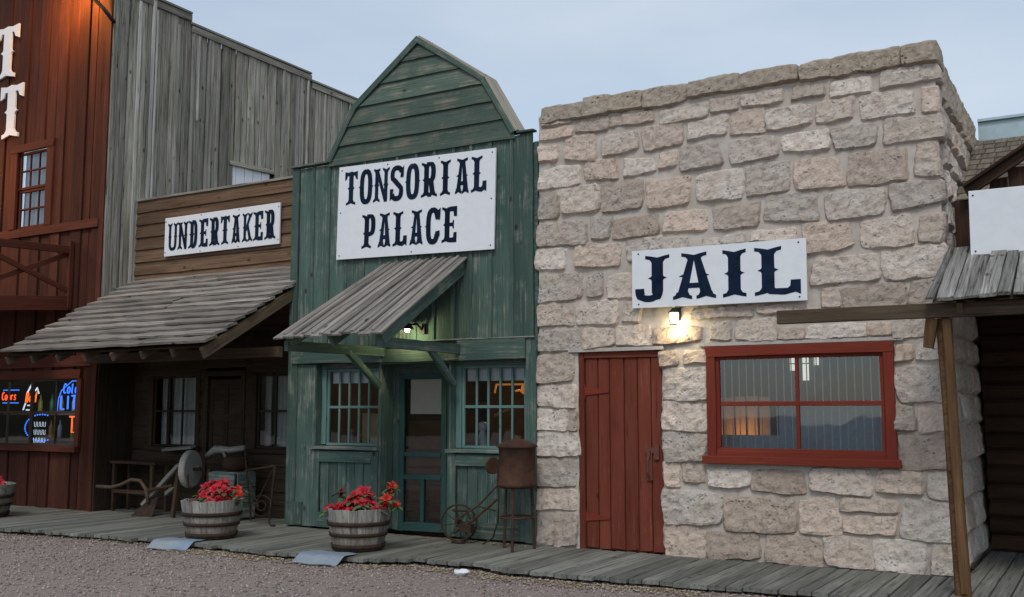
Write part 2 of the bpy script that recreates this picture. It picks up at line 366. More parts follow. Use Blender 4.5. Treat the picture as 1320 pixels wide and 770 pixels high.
def reg_l(rs, n):
    x = -13 + 13 * rs.rand(n); k = (rs.rand(n) < .35 + .65 * (np.abs(x + 6) < 3)); x = x[k]
    y = np.array([edge(a) for a in x]) - .01 - .26 * rs.rand(len(x)) ** 1.6
    z = np.array([GZ + noise.noise((a * .5, b * .5, 0)) * .022 + .012 for a, b in zip(x, y)])
    return np.stack([x, y, z], -1)
scatter('leaf_litter', 4200, reg_l, .010, .027, LIT, 'dry tan leaves gathered along the boardwalk edge', 'leaves', .25, 5)
def reg_l2(rs, n):
    x = -6.9 + 1.5 * rs.rand(n); return np.stack([x, -.10 - .10 * rs.rand(n), np.full(n, .003)], -1)
scatter('fallen_leaves', 90, reg_l2, .010, .022, LIT, 'dry leaves at the foot of the green shop front', 'leaves', .3, 6)

# ================================================================== boardwalk
m = MB().box(-19, 3, -1.25, .9, GZ - .12, -.045).box(-1.18, 3, .9, 2.2, GZ - .12, -.045)
bw = m.build('boardwalk', DBROWN); tag(bw, 'weathered grey plank boardwalk along the shop fronts', kind='structure')
x = -17.2; grp = 0; gj = 0
while x < 1.9:
    grp -= 1
    if grp < 0: grp = rnd.randrange(4, 13); gj = U(-.05, .05)
    wd = U(.115, .155); xm = x + wd / 2; y0 = edge(xm) + gj + U(-.012, .012)
    if rnd.random() < .08: y0 += U(.03, .09)
    y1 = .75 if -12.6 < xm < -8.95 else (2.3 if xm > -1.15 else .04)
    a = U(-.004, .004) * 2
    board('plank', bw, DECK, (xm + a, y0, -.04 + U(-.006, .003)), (xm - a, y1, -.04 + U(-.002, .002)), wd - U(.006, .014), .038, (0, 0, 1), n=5, jw=.003, jt=.0025, end=.015, c=.006)
    x += wd

# ================================================================== lettering
def glyph(ch, w_, h, t):
    """Tuscan style letter as overlapping polygons; origin bottom left"""
    P_ = []
    if ch in 'NUK': t = t * .74
    s = t / 2; S = min(t * 1.05, w_ * .5)
    def poly(*p): P_.append(list(p))
    def stem(x, y0, y1): poly((x - s, y0), (x + s, y0), (x + s, y1), (x - s, y1))
    def spur(x, y, e=None):
        e = e or t * .32; poly((x - s - e, y), (x - s - e * .2, y - .028 * h), (x - s + .002, y - .06 * h), (x + s - .002, y - .06 * h), (x + s + e * .2, y - .028 * h), (x + s + e, y), (x + s + e * .2, y + .028 * h), (x + s - .002, y + .06 * h), (x - s + .002, y + .06 * h), (x - s - e * .2, y + .028 * h))
    def foot(x, y, d, SS=None, sh=0):
        q = SS or S; k = d * h
        poly((x - q, y), (x - q * .55, y + .022 * k), (x, y + .055 * k), (x + q * .55, y + .022 * k), (x + q, y), (x + q, y + .075 * k), (x + s + (q - s) * .35, y + .095 * k), (x + s + sh, y + .16 * k), (x - s + sh, y + .16 * k), (x - s - (q - s) * .35, y + .095 * k), (x - q, y + .075 * k))
    def strip(pts, ws):
        V = [Vector((a, b, 0)) for a, b in pts]; Lf = []; Rt = []
        for i, p in enumerate(V):
            d = (V[min(i + 1, len(V) - 1)] - V[max(i - 1, 0)]).normalized(); nn = Vector((-d.y, d.x, 0)); wv = ws[i] if isinstance(ws, (list, tuple)) else ws
            Lf.append(p + nn * wv / 2); Rt.append(p - nn * wv / 2)
        for i in range(len(V) - 1):
            poly((Lf[i].x, Lf[i].y), (Rt[i].x, Rt[i].y), (Rt[i + 1].x, Rt[i + 1].y), (Lf[i + 1].x, Lf[i + 1].y))
    def arc(cx, cy, rx, ry, a0, a1, n=14, e=.62):
        o = []
        for i in range(n + 1):
            a = rad(a0 + (a1 - a0) * i / n); c_, s_ = math.cos(a), math.sin(a)
            o.append((cx + rx * math.copysign(abs(c_) ** e, c_), cy + ry * math.copysign(abs(s_) ** e, s_)))
        return o
    b = .115 * h; x0 = s + (S - s) * .75
    if ch == 'I': stem(w_ / 2, .1 * h, .9 * h); foot(w_ / 2, 0, 1); foot(w_ / 2, h, -1); spur(w_ / 2, h / 2)
    elif ch == 'T':
        stem(w_ / 2, .1 * h, .95 * h); foot(w_ / 2, 0, 1); spur(w_ / 2, .5 * h)
        poly((0, h), (w_ * .28, h - .025 * h), (w_ / 2, h), (w_ * .72, h - .025 * h), (w_, h), (w_, h - .26 * h), (w_ - t * .42, h - .22 * h), (w_ - t * .6, h - .13 * h), (t * .6, h - .13 * h), (t * .42, h - .22 * h), (0, h - .26 * h))
    elif ch == 'L':
        stem(x0, .05 * h, .9 * h); foot(x0, h, -1); spur(x0, .52 * h); foot(x0, 0, 1)
        poly((x0, .03 * h), (x0 + (w_ - x0) * .5, 0), (w_ - t * .4, .05 * h), (w_, 0), (w_, .30 * h), (w_ - t * .75, .30 * h), (w_ - t * .8, .18 * h), (w_ - t * 1.0, .135 * h), (x0 + s + .1 * t, .14 * h), (x0, .2 * h))
    elif ch == 'J':
        xr = w_ - S; stem(xr, .22 * h, .9 * h); foot(xr, h, -1); spur(xr, .5 * h)
        strip([(xr, .26 * h)] + arc((xr + s * .8) / 2, .24 * h, xr - (xr + s * .8) / 2, .185 * h, 0, -180, 10, .8) + [(s * .8, .28 * h)], [t] * 2 + [t * .95] * 2 + [b * 1.25] * 5 + [t * .8] * 4)
    elif ch == 'A':
        a = w_ / 2
        poly((a - s * .95, h * .9), (a + s * .1, h * .9), (x0 * .75 + s * .9, .1 * h), (x0 * .75 - s * .8, .1 * h)); poly((a - s * .1, h * .9), (a + s * 1.1, h * .9), (w_ - x0 * .75 + s, .1 * h), (w_ - x0 * .75 - s, .1 * h))
        foot(x0 * .8, 0, 1, min(S, w_ * .235)); foot(w_ - x0 * .8, 0, 1, min(S, w_ * .235)); foot(a, h, -1, S * 1.0)
        poly((w_ * .28, .24 * h), (w_ * .72, .24 * h), (w_ * .70, .35 * h), (w_ * .30, .35 * h))
        for sg in (-1, 1): poly((a + sg * w_ * .16, .46 * h), (a + sg * w_ * .16, .58 * h), (a + sg * (w_ * .20 + s * 1.2), .50 * h))
    elif ch == 'O':
        strip(arc(w_ / 2, h / 2, w_ / 2 - s, h / 2 - b * .5, 90, 450, 28, .7), t * .93)
        for sg in (-1, 1): poly((w_ / 2 + sg * (w_ / 2 - s), .56 * h), (w_ / 2 + sg * (w_ / 2 + t * .22), .5 * h), (w_ / 2 + sg * (w_ / 2 - s), .44 * h))
    elif ch == 'C':
        strip(arc(w_ / 2, h / 2, w_ / 2 - s, h / 2 - b * .5, 25, 335, 24, .7), t * .93)
        poly((w_ - t * .95, .68 * h), (w_, .66 * h), (w_ + .02 * h, h), (w_ - t * .5, .92 * h)); poly((w_ - t * .9, .34 * h), (w_, .36 * h), (w_, .2 * h), (w_ - t * .9, .14 * h))
        poly((s, .56 * h), (-t * .22, .5 * h), (s, .44 * h))
    elif ch == 'S':
        r = w_ / 2 - s * .9
        pts = arc(w_ / 2, .735 * h, r, .21 * h, 15, 200, 10, .8) + [(w_ * .30, .60 * h), (w_ / 2, .505 * h), (w_ * .70, .41 * h)] + arc(w_ / 2, .265 * h, r, .21 * h, 20, -165, 10, .8)
        strip(pts, t * .88); poly((w_ - t * .7, .66 * h), (w_, .66 * h), (w_ + .01 * h, h), (w_ - t * .5, .90 * h)); poly((0, 0), (t * .5, .09 * h), (t * .75, .34 * h), (0, .34 * h))
    elif ch in 'RPD':
        stem(x0, .1 * h, .9 * h); foot(x0, 0, 1); foot(x0, h, -1)
        y1 = h - b * .5; y0 = {'R': .47 * h, 'P': .42 * h, 'D': b * .5}[ch]
        spur(x0, {'R': .5 * h, 'P': .44 * h, 'D': .5 * h}[ch])
        strip([(x0, y1)] + arc(w_ - s - (w_ - x0) * .45, (y0 + y1) / 2, (w_ - x0) * .45, (y1 - y0) / 2, 90, -90, 14, .7) + [(x0, y0)], [b] + [b] * 2 + [b + (t * .95 - b) * .7] * 2 + [t * .95] * 8 + [b * 1.1] * 3 + [b])
        if ch == 'R':
            poly((w_ * .46, .5 * h), (w_ * .46 + t, .5 * h), (w_ - S * .55 + s, .1 * h), (w_ - S * .55 - s, .1 * h)); foot(w_ - S * .6, 0, 1, S * .9)
    elif ch == 'E':
        stem(x0, .04 * h, .96 * h); foot(x0, 0, 1); foot(x0, h, -1); spur(x0, .5 * h)
        poly((x0, 0.02 * h), (w_ * .6, 0), (w_, 0), (w_, .28 * h), (w_ - t * .6, .28 * h), (w_ - t * .7, .14 * h), (x0, .13 * h)); poly((x0, .98 * h), (w_ * .6, h), (w_, h), (w_, .72 * h), (w_ - t * .6, .72 * h), (w_ - t * .7, .86 * h), (x0, .87 * h))
        poly((x0, .45 * h), (w_ * .68, .45 * h), (w_ * .72, .38 * h), (w_ * .8, .38 * h), (w_ * .8, .62 * h), (w_ * .72, .62 * h), (w_ * .68, .55 * h), (x0, .55 * h))
    elif ch == 'U':
        x0 = s + .004; xr = w_ - x0; 
        for q in (x0, xr): stem(q, .3 * h, .9 * h); foot(q, h, -1, S * .9); spur(q, .5 * h, t * .22)
        strip([(x0, .34 * h)] + arc(w_ / 2, .3 * h, w_ / 2 - x0, .3 * h - b * .5, 180, 360, 14, .7) + [(xr, .34 * h)], t * .98)
    elif ch == 'N':
        x0 = s + .004; xr = w_ - x0
        stem(x0, .1 * h, .9 * h); foot(x0, 0, 1, S * .95); foot(x0, h, -1, S * .9); foot(xr, h, -1, S * .95); stem(xr, .04 * h, .9 * h); spur(x0, .5 * h, t * .25); spur(xr, .5 * h, t * .25)
        poly((x0 - s, h * .97), (x0 + s * .9, h * .97), (xr + s, 0), (xr - s * .9, 0))
    elif ch == 'K':
        stem(x0, .1 * h, .9 * h); foot(x0, 0, 1, S * .95); foot(x0, h, -1, S * .95); spur(x0, .5 * h)
        xr = w_ - S * .6
        poly((xr - s, .9 * h), (xr + s, .9 * h), (x0 + s * 1.3, .36 * h), (x0, .40 * h)); foot(xr, h, -1, S * .85)
        poly((x0 + s * 1.2, .56 * h), (x0 + s * 2.8, .62 * h), (xr + s, .1 * h), (xr - s, .1 * h)); foot(xr, 0, 1, S * .9)
    return P_

def letter(parent, ch, x, z, y, w_, h, t, mat, name='letter', tilt=0, thick=0.0):
    P_ = glyph(ch, w_, h, t); m = MB()
    for i, p in enumerate(P_):
        dz = i * .00012
        a = sum(p[k][0] * p[(k + 1) % len(p)][1] - p[(k + 1) % len(p)][0] * p[k][1] for k in range(len(p)))
        if a < 0: p = p[::-1]
        n = len(p)
        if thick:
            m.add([(q[0], q[1], dz + thick) for q in p] + [(q[0], q[1], 0) for q in p], [tuple(range(n))] + [(k, n + k, n + (k + 1) % n, (k + 1) % n) for k in range(n)])
        else: m.add([(q[0], q[1], dz) for q in p], [tuple(range(n))])
    M = frame((x, y, z), Vector((math.cos(tilt), 0, math.sin(tilt))), Vector((-math.sin(tilt), 0, math.cos(tilt))), Vector((0, -1, 0)))
    return m.build(name, mat, parent, M)
def sign(label, x0, x1, z0, z1, y, lines, tilt=0, screws=((.04, .06), (.96, .06), (.04, .94), (.96, .94))):
    s = thing('shop_sign', label, 'sign', ((x0 + x1) / 2, y, z0))
    cx, cz = (x0 + x1) / 2, (z0 + z1) / 2; ct, st = math.cos(tilt), math.sin(tilt)
    w_, h = x1 - x0, z1 - z0
    def wp(u, v): a, b = u - w_ / 2, v - h / 2; return cx + a * ct - b * st, cz + a * st + b * ct
    M = frame((cx, y, cz), Vector((ct, 0, st)), Vector((-st, 0, ct)), Vector((0, -1, 0)))
    bm = bmesh.new(); bmesh.ops.create_cube(bm, size=1)
    bmesh.ops.scale(bm, vec=(w_, h, .022), verts=bm.verts); bmesh.ops.bevel(bm, geom=bm.edges[:], offset=.003, segments=1)
    me = bpy.data.meshes.new('signboard'); bm.to_mesh(me); bm.free(); me.materials.append(WHITE); link('signboard', me, s, M)
    for chars, hh, t, zb in lines:
        for ch, u, wd in chars:
            px, pz = wp(u, zb); letter(s, ch, px, pz, y - .0135, wd, hh, t, INK, tilt=tilt)
    for u, v in screws:
        px, pz = wp(u * w_, v * h); MB().lathe([(.0, .006), (.008, .005), (.009, 0)], 8).build('screw', RUSTD, s, frame((px, y - .011, pz), Vector((1, 0, 0)), Vector((0, 0, 1)), Vector((0, -1, 0))))
    return s

# ================================================================== window helper
def pane_grid(win, x0, x1, z0, z1, y, cols, rows, mat, mw=.022, glass=GLASS, frame_w=.05, pane=True, th=.035):
    """sash with muntin bars and one pane per opening, facing -y"""
    board('sash_rail', win, mat, (x0, y, z0 + frame_w / 2), (x1, y, z0 + frame_w / 2), frame_w, th, FR, n=2); board('sash_rail', win, mat, (x0, y, z1 - frame_w / 2), (x1, y, z1 - frame_w / 2), frame_w, th, FR, n=2)
    for q in (x0 + frame_w / 2, x1 - frame_w / 2): board('sash_stile', win, mat, (q, y, z0 + frame_w), (q, y, z1 - frame_w), frame_w, th - .003, FR, n=2)
    gx0, gx1, gz0, gz1 = x0 + frame_w, x1 - frame_w, z0 + frame_w, z1 - frame_w
    for i in range(1, cols):
        q = gx0 + (gx1 - gx0) * i / cols; board('muntin', win, mat, (q, y, gz0), (q, y, gz1), mw, th - .008, FR, n=1, jw=.001, jt=.001)
    for j in range(1, rows):
        q = gz0 + (gz1 - gz0) * j / rows; board('muntin', win, mat, (gx0, y, q), (gx1, y, q), mw * 1.25, th - .005, FR, n=1, jw=.001, jt=.001)
    if pane:
        for i in range(cols):
            for j in range(rows):
                a, b = gx0 + (gx1 - gx0) * i / cols, gx0 + (gx1 - gx0) * (i + 1) / cols; c, d = gz0 + (gz1 - gz0) * j / rows, gz0 + (gz1 - gz0) * (j + 1) / rows
                e = [U(-.0016, .0016) for _ in range(4)]
                link('pane', mesh('pane', [(a, y - .012 + e[0], c), (b, y - .012 + e[1], c), (b, y - .012 + e[2], d), (a, y - .012 + e[3], d)], [(0, 1, 2, 3)], glass), win)
def room(parent, x0, x1, y0, y1, z0, z1, mat, name='interior_wall'):
    """back, sides, floor and ceiling of a room, open to the front"""
    t = .05
    MB().box(x0, x1, y1, y1 + t, z0, z1).box(x0 - t, x0, y0, y1, z0, z1).box(x1, x1 + t, y0, y1, z0, z1).box(x0 - t, x1 + t, y0, y1 + t, z0 - t, z0).box(x0 - t, x1 + t, y0, y1 + t, z1, z1 + t).build(name, mat, parent)
def curtain(parent, x0, x1, z0, z1, y, mat, folds=9, amp=.02, name='curtain'):
    n = folds * 6; v = []; f = []
    for i in range(n + 1):
        u = i / n; yy = y + amp * math.sin(u * folds * 6.283 + .6 * math.sin(u * 9)) ; xx = x0 + (x1 - x0) * u
        v += [(xx, yy, z1), (xx + .01 * math.sin(u * 23), yy + amp * .5 * math.sin(u * 31), (z0 + z1) / 2), (xx, yy * 1.0, z0)]
    for i in range(n):
        for k in range(2): f.append((i * 3 + k, i * 3 + k + 1, i * 3 + k + 4, i * 3 + k + 3))
    return link(name, mesh(name, v, f, mat, True), parent)

# ================================================================== stone jail
jail = thing('stone_jail_building', 'squat limestone block building with red door and red framed window', 'building', (-3.3, 0, 0))
def stone(parent, o, X, Y, Z, w_, h, prot, mat, seed, back=.05, cell=.024, rough=.017, name='stone', skew=1):
    """rough faced block: o = centre on the mortar face, X across, Y up, Z outward"""
    nx_, ny_ = max(5, int(w_ / cell)), max(4, int(h / cell)); v = []; f = []
    c1, c2 = .05 + .07 * ((seed * 7919) % 13) / 13, .06 + .08 * ((seed * 104729) % 11) / 11
    tx, ty = (((seed * 31) % 17) / 17 - .5) * .022, (((seed * 57) % 19) / 19 - .5) * .03
    rq = random.Random(seed * 13 + 5); m0 = min(w_, h) * .050 * skew; sk = [rq.uniform(-m0, m0) for _ in range(4)]
    for j in range(ny_ + 1):
        for i in range(nx_ + 1):
            u, q = 2 * i / nx_ - 1, 2 * j / ny_ - 1
            x = u * (w_ / 2 + sk[0] * q) * (1 - c1 * abs(q) ** 5) + sk[1] * q; y = q * (h / 2 + sk[2] * u) * (1 - c2 * abs(u) ** 6) + sk[3] * u
            nn = Vector((x * 6 + seed * 3.1, y * 6, seed * 1.7))
            x += noise.noise(nn) * .020 + noise.noise(nn * 3.3) * .011; y += noise.noise(nn + Vector((9, 4, 2))) * .018 + noise.noise(nn * 3.3 + Vector((3, 1, 2))) * .008
            e = max(0, 1 - abs(u) ** 20) ** .5 * max(0, 1 - abs(q) ** 14) ** .5
            s3 = Vector((x * 9, y * 9, seed * 2.3))
            hh = prot * (.55 + .45 * e) + tx * u + ty * q
            d = noise.fractal(s3 * 1.5, 1, 2.1, 5) * rough - max(0, noise.noise(s3 * .8) - .15) * rough * 1.5
            z = max(hh + d, prot * .45) * e - (1 - e) * .012
            v.append((x, y, z))
    k = nx_ + 1
    f = [(j * k + i, j * k + i + 1, (j + 1) * k + i + 1, (j + 1) * k + i) for j in range(ny_) for i in range(nx_)]
    rim = [i for i in range(k)] + [j * k + nx_ for j in range(1, ny_ + 1)] + [ny_ * k + i for i in range(nx_ - 1, -1, -1)] + [j * k for j in range(ny_ - 1, 0, -1)]
    n0 = len(v); v += [(v[i][0], v[i][1], -back) for i in rim]; m_ = len(rim)
    f += [(rim[(i + 1) % m_], rim[i], n0 + i, n0 + (i + 1) % m_) for i in range(m_)]
    me = mesh(name, v, f, mat, False)
    return link(name, me, parent, frame(o, X, Y, Z))
MY = .022
STONES = '''-530 -479 459 476;-478 -449 459 477;-449 -410 460 477;-409 -360 458 476;-530 -494 454 460;-533 -491 439 451;-488 -449 441 456;-447 -397 442 454;-390 -339 438 453;-534 -510 415 432;-501 -465 411 438;-457 -416 413 434;-410 -366 412 436;-534 -484 384 406;-476 -440 386 409;-432 -397 387 405;-391 -372 391 408;-534 -511 351 382;-507 -460 354 382;-457 -411 351 382;-406 -360 350 379;-359 -306 462 476;-306 -247 461 475;-335 -306 441 456;-304 -262 441 454;-314 -282 414 439;-278 -236 415 435;-361 -318 417 436;-369 -327 386 410;-317 -270 387 410;-264 -220 390 408;-352 -304 351 380;-300 -258 352 382;-244 -217 460 474;-216 -153 459 476;-151 -120 458 476;-253 -223 441 454;-216 -180 438 453;-170 -121 440 456;-230 -197 415 436;-190 -143 412 435;-135 -115 411 434;-216 -176 387 408;-169 -119 386 409;-253 -209 351 381;-203 -151 350 381;-143 -118 352 384;-282 -232 323 350;-224 -172 320 346;-166 -114 325 348;-247 -202 291 319;-193 -149 291 318;-142 -110 292 317;-239 -178 260 285;-176 -116 260 289;-231 -214 238 256;-213 -157 236 257;-153 -119 236 259;-246 -193 209 221;-191 -171 210 221;-169 -120 208 224;-167 -153 186 200;-150 -115 187 202;-536 -476 320 345;-470 -448 324 346;-445 -394 322 343;-538 -502 294 317;-490 -437 294 318;-430 -363 295 319;-534 -482 260 289;-475 -458 262 285;-452 -407 259 284;-536 -494 233 256;-490 -441 232 256;-434 -416 233 253;-536 -484 206 228;-482 -445 208 228;-443 -404 209 229;-388 -342 323 343;-335 -289 321 344;-346 -303 306 314;-298 -254 306 316;-361 -297 233 243;-293 -245 235 243;-400 -350 210 225;-340 -320 211 228;-314 -275 209 230;-272 -249 209 220;-394 -376 188 202;-369 -345 189 202;-391 -345 152 184;-393 -346 122 150;-392 -347 92 120;-391 -375 67 91;-372 -349 71 90;-537 -493 172 202;-538 -490 146 169;-539 -500 121 143;-498 -489 122 143;-538 -488 94 120;-539 -489 62 92;-540 -489 38 59;-539 -518 0 36;-516 -489 1 35;-370 -304 69 86;-302 -253 65 86;-247 -193 67 89;-188 -150 69 89;-145 -123 65 89;-394 -332 31 63;-330 -262 28 60;-258 -222 29 62;-220 -171 51 63;-218 -172 32 48;-168 -124 29 63;-392 -350 -2 31;-348 -297 1 26;-291 -239 0 26;-236 -195 1 28;-193 -150 0 28;-144 -125 0 28;-168 -122 149 181;-170 -154 125 147;-151 -123 123 147;-168 -123 90 121'''
X1, Z1, Y1n = Vector((1, 0, 0)), Vector((0, 0, 1)), Vector((0, -1, 0))
for i, s in enumerate(STONES.strip().split(';')):
    a, b, c, d = [int(q) / 100 for q in s.split()]
    if i == 104: a = -3.47
    cap = d > 4.7 and c > 4.5
    if cap: d += U(-.015, .015); c -= .01
    big = .008
    right = b > -1.27
    if right: b = -1.225 + U(-.02, .02)
    left = a < -5.25
    stone(jail, ((a + b) / 2, MY, (c + d) / 2), X1, Z1, Y1n, b - a + (.05 if cap else .046), d - c + .046, U(.020, .036) + (.02 if cap else 0), CAPST if cap else LIMEA, i + 1, skew=.15 if cap else 1, back=.28 if cap else (.16 if (left or right or (-3.95 < a < -3.88)) else .05))
# mortar face with openings, slightly uneven
OPEN = [(-4.875, -3.925, -.1, 2.035), (-3.44, -1.70, .92, 2.04)]
def in_open(x, z): return any(a < x < b and c < z < d for a, b, c, d in OPEN)
def snap(lo, hi, step, cuts):
    g = list(np.arange(lo, hi, step)) + [hi] + cuts; g = sorted(set(round(float(q), 4) for q in g)); return [q for i, q in enumerate(g) if i == 0 or q - g[i - 1] > .008 or q in cuts]
gx = snap(-5.345, -1.235, .045, [-4.875, -3.925, -3.44, -1.70]); gz = snap(-.06, 4.66, .045, [.92, 2.035, 2.04])
v = [(x, MY + noise.fractal(Vector((x * 7, 0, z * 7)), 1, 2, 4) * .015, z) for z in gz for x in gx]; k = len(gx)
f = [(j * k + i, j * k + i + 1, (j + 1) * k + i + 1, (j + 1) * k + i) for j in range(len(gz) - 1) for i in range(k - 1) if not in_open((gx[i] + gx[i + 1]) / 2, (gz[j] + gz[j + 1]) / 2)]
link('mortar_face', mesh('mortar_face', v, f, MORTAR, True), jail)
B0, B1 = .05, .34
MB().box(-5.34, -4.875, B0, B1, -.1, 4.64).box(-3.925, -3.44, B0, B1, -.1, 4.64).box(-1.70, -1.24, B0, B1, -.1, 4.64).box(-4.875, -3.925, B0, B1, 2.035, 4.64) \
    .box(-3.44, -1.70, B0, B1, 2.04, 4.64).box(-3.44, -1.70, B0, B1, -.1, .92).box(-5.33, -5.05, B1, 3, -.1, 4.6).box(-1.54, -1.245, B1, 2.95, -.1, 4.6).box(-5.05, -1.54, 2.75, 2.95, -.1, 4.6).build('core_wall', MORTAR, jail)
MB().box(-5.2, -1.4, .2, 2.9, 4.3, 4.42).build('roof_deck', DARK, jail)
# side wall stones
zz = .0; row = 0
while zz < 4.55:
    hh = U(.24, .36) if zz < 4.2 else 4.72 - zz
    hh = min(hh, 4.72 - zz); yy = .20 + (row % 2) * .12
    while yy < 2.85:
        ww = min(U(.28, .56), 2.95 - yy)
        if ww > .1: stone(jail, (-1.226, yy + ww / 2, zz + hh / 2), Vector((0, 1, 0)), Z1, Vector((1, 0, 0)), ww - .012, hh - .004, U(.012, .035), CAPST if zz + hh > 4.6 else LIMEA, int(zz * 100 + yy * 1000), back=.06, cell=.04, rough=.018)
        yy += ww
    zz += hh; row += 1
# lintels: thin pale concrete strips above the openings
MB().box(-4.98, -3.90, -.012, .33, 2.035, 2.072).build('lintel', LINT, jail)
MB().box(-3.52, -1.60, -.010, .33, 2.052, 2.085).build('lintel', LINT, jail)
# door
d = link('door', None, jail)
dx0, dx1 = -4.865, -3.93
board('frame_stile', d, JRED, (dx0 + .02, .07, .0), (dx0 + .02, .07, 2.03), .06, .045, FR); board('frame_head', d, JRED, (dx0 + .05, .07, 2.0), (dx1, .07, 2.0), .065, .04, FR)
x = dx0 + .055
for wq in (.145, .135, .165, .15, .15, .14):
    board('plank', d, JRED, (x + wq / 2, .075, .015), (x + wq / 2, .075, 1.965), wq - .011, .026 + U(-.005, .006), FR, n=6, jw=.002, c=.006); x += wq
board('frame_stile', d, JRED, (dx1 - .012, .09, 0), (dx1 - .012, .09, 2.03), .03, .02, FR)
MB().box(dx0, dx1, .076, .10, 0, 2.02).build('backing', JRED, d)
for z in (1.62, .32):
    hg = MB().add([(dx0 + .0, .038, z - .075), (dx0 + .06, .038, z - .075), (dx0 + .06, .038, z - .04), (dx0 + .33, .04, z - .012), (dx0 + .33, .04, z + .012), (dx0 + .06, .038, z + .045), (dx0 + .06, .038, z + .075), (dx0, .038, z + .075)], [tuple(range(8))])
    v0 = list(hg.v); hg.add([(a, b + .012, c) for a, b, c in v0], [tuple(range(7, -1, -1))]); hg.add([], [])
    hg.f += [((i + 1) % 8, i, 8 + i, 8 + (i + 1) % 8) for i in range(8)]
    hg.build('hinge', JREDT, d)
lt = MB().box(-4.115, -4.055, .030, .05, .72, 1.05).box(-4.13, -3.99, .026, .046, .99, 1.05).box(-4.03, -3.975, .02, .046, .93, 1.07).box(-4.10, -4.07, .005, .03, .95, 1.02)
lt.tube([(-4.085, .02, .96), (-4.085, -.01, .93), (-4.085, -.012, .80), (-4.085, .02, .75)], .011)
lt.build('latch', simple('rusty_red_latch', (.16, .045, .028), (.10, .05, .035), 30, .7, bump=.3), d)
# window
wn = link('window', None, jail)
wx0, wx1, wz0, wz1 = -3.45, -1.69, .975, 2.045
for a, b, wq, tq in (((wx0, .03, wz1 - .05), (wx1, .03, wz1 - .05), .10, .055), ):
    board('frame_head', wn, JREDT, a, b, wq, tq, FR, n=3)
for q in (wx0 + .045, wx1 - .045): board('frame_stile', wn, JREDT, (q, .03, wz0), (q, .03, wz1 - .10), .09, .05, FR, n=3)
board('sill', wn, JREDT, (wx0 - .03, .03, .945), (wx1 + .03, .03, .945), .07, .10, FR, n=3)
board('sill_rail', wn, JREDT, (wx0 + .09, .03, 1.005), (wx1 - .09, .03, 1.005), .055, .044, FR, n=3)
pane_grid(wn, wx0 + .075, wx1 - .075, 1.01, 1.965, .045, 2, 2, JREDT, .034, glass=GLASSJ, frame_w=.05)
for i in range(21):
    q = wx0 + .15 + i * (wx1 - wx0 - .30) / 20
    MB().tube([(q, .10, 1.0), (q, .10, 1.98)], .006, 6).build('bar', simple('bar_steel', (.62, .66, .68), None, 9, .5, metal=.1) if i == 0 else bpy.data.materials['bar_steel'], wn)
SLATW = simple('pale_slat_wood', (.42, .30, .19), None, 4, .8)
room(jail, -4.9, -1.6, .36, 2.7, 0, 2.7, JROOM)
curtain(wn, wx0 + .62, wx1 + .3, .95, 1.495, .30, BLUEC, 5, .006, 'half_curtain')
curtain(wn, wx0 - .2, wx0 + .62, .95, 1.18, .32, BLUEC, 4, .006, 'half_curtain')
lp = link('lit_partition', None, jail)
for i in range(5): board('slat', lp, SLATW, (-3.56 + i * .125, .62, 1.1), (-3.56 + i * .125, .62, 1.56), .105, .02, FR, n=2)
pl = bpy.data.lights.new('cell_lamp', 'POINT'); pl.energy = 2.2; pl.color = (1, .45, .16); pl.shadow_soft_size = .05
cl = thing('cell_lamp', 'small amber lamp glowing inside the jail behind the window', 'lamp', (-3.3, .45, .95))
MB().lathe([(.0, .0), (.05, .0), (.05, .015), (.012, .03), (.012, .12), (.03, .13), (.035, .17), (.02, .22), (0, .225)], 12).build('lamp_body', WARMLIT, cl, T(-3.3, .45, .90))
link('lamp_light', pl, cl, T(-3.28, .42, 1.16))
bwn = thing('back_window', 'small bright window with white bars deep inside the jail', 'window', (-3.3, 2.66, 1.9))
for a, b, c, e in ((-3.35, -3.27, 1.99, 2.08), (-3.35, -3.27, 1.90, 1.975), (-3.20, -3.13, 1.99, 2.08), (-3.20, -3.13, 1.78, 1.975), (-3.07, -3.05, 1.96, 2.06), (-3.03, -3.01, 1.96, 2.06)): MB().box(a, b, 2.66, 2.68, c, e).build('lit_pane', LITPANE, bwn)
bk = thing('bunk', 'grey blanket covered bunk in the dark jail interior', 'bunk', (-2.6, 2.2, 0))
MB().box(-3.9, -1.7, 1.9, 2.6, 1.0, 1.08).box(-3.9, -3.82, 1.9, 1.98, 0, 1.0).box(-1.78, -1.7, 1.9, 1.98, 0, 1.0).build('bed_frame', DARK, bk)
v = []; f = []
for i in range(13):
    for j in range(6): v.append((-3.85 + i * .175, 1.88 + j * .14, 1.09 + .10 * math.sin(i * .35) + .03 * noise.noise((i * .6, j * .6, 1))))
f = [(i * 6 + j, i * 6 + j + 1, i * 6 + j + 7, i * 6 + j + 6) for i in range(12) for j in range(5)]
link('blanket', mesh('blanket', v, f, simple('grey_blanket', (.16, .19, .21), None, 9, .95), True), bk)

sign('white sign reading JAIL mounted on the limestone wall above the red door', -4.205, -2.424, 2.457, 3.048, -.055,
     [([('J', .035, .375), ('A', .455, .43), ('I', .965, .235), ('L', 1.30, .425)], .47, .125, .062)], tilt=-.008)
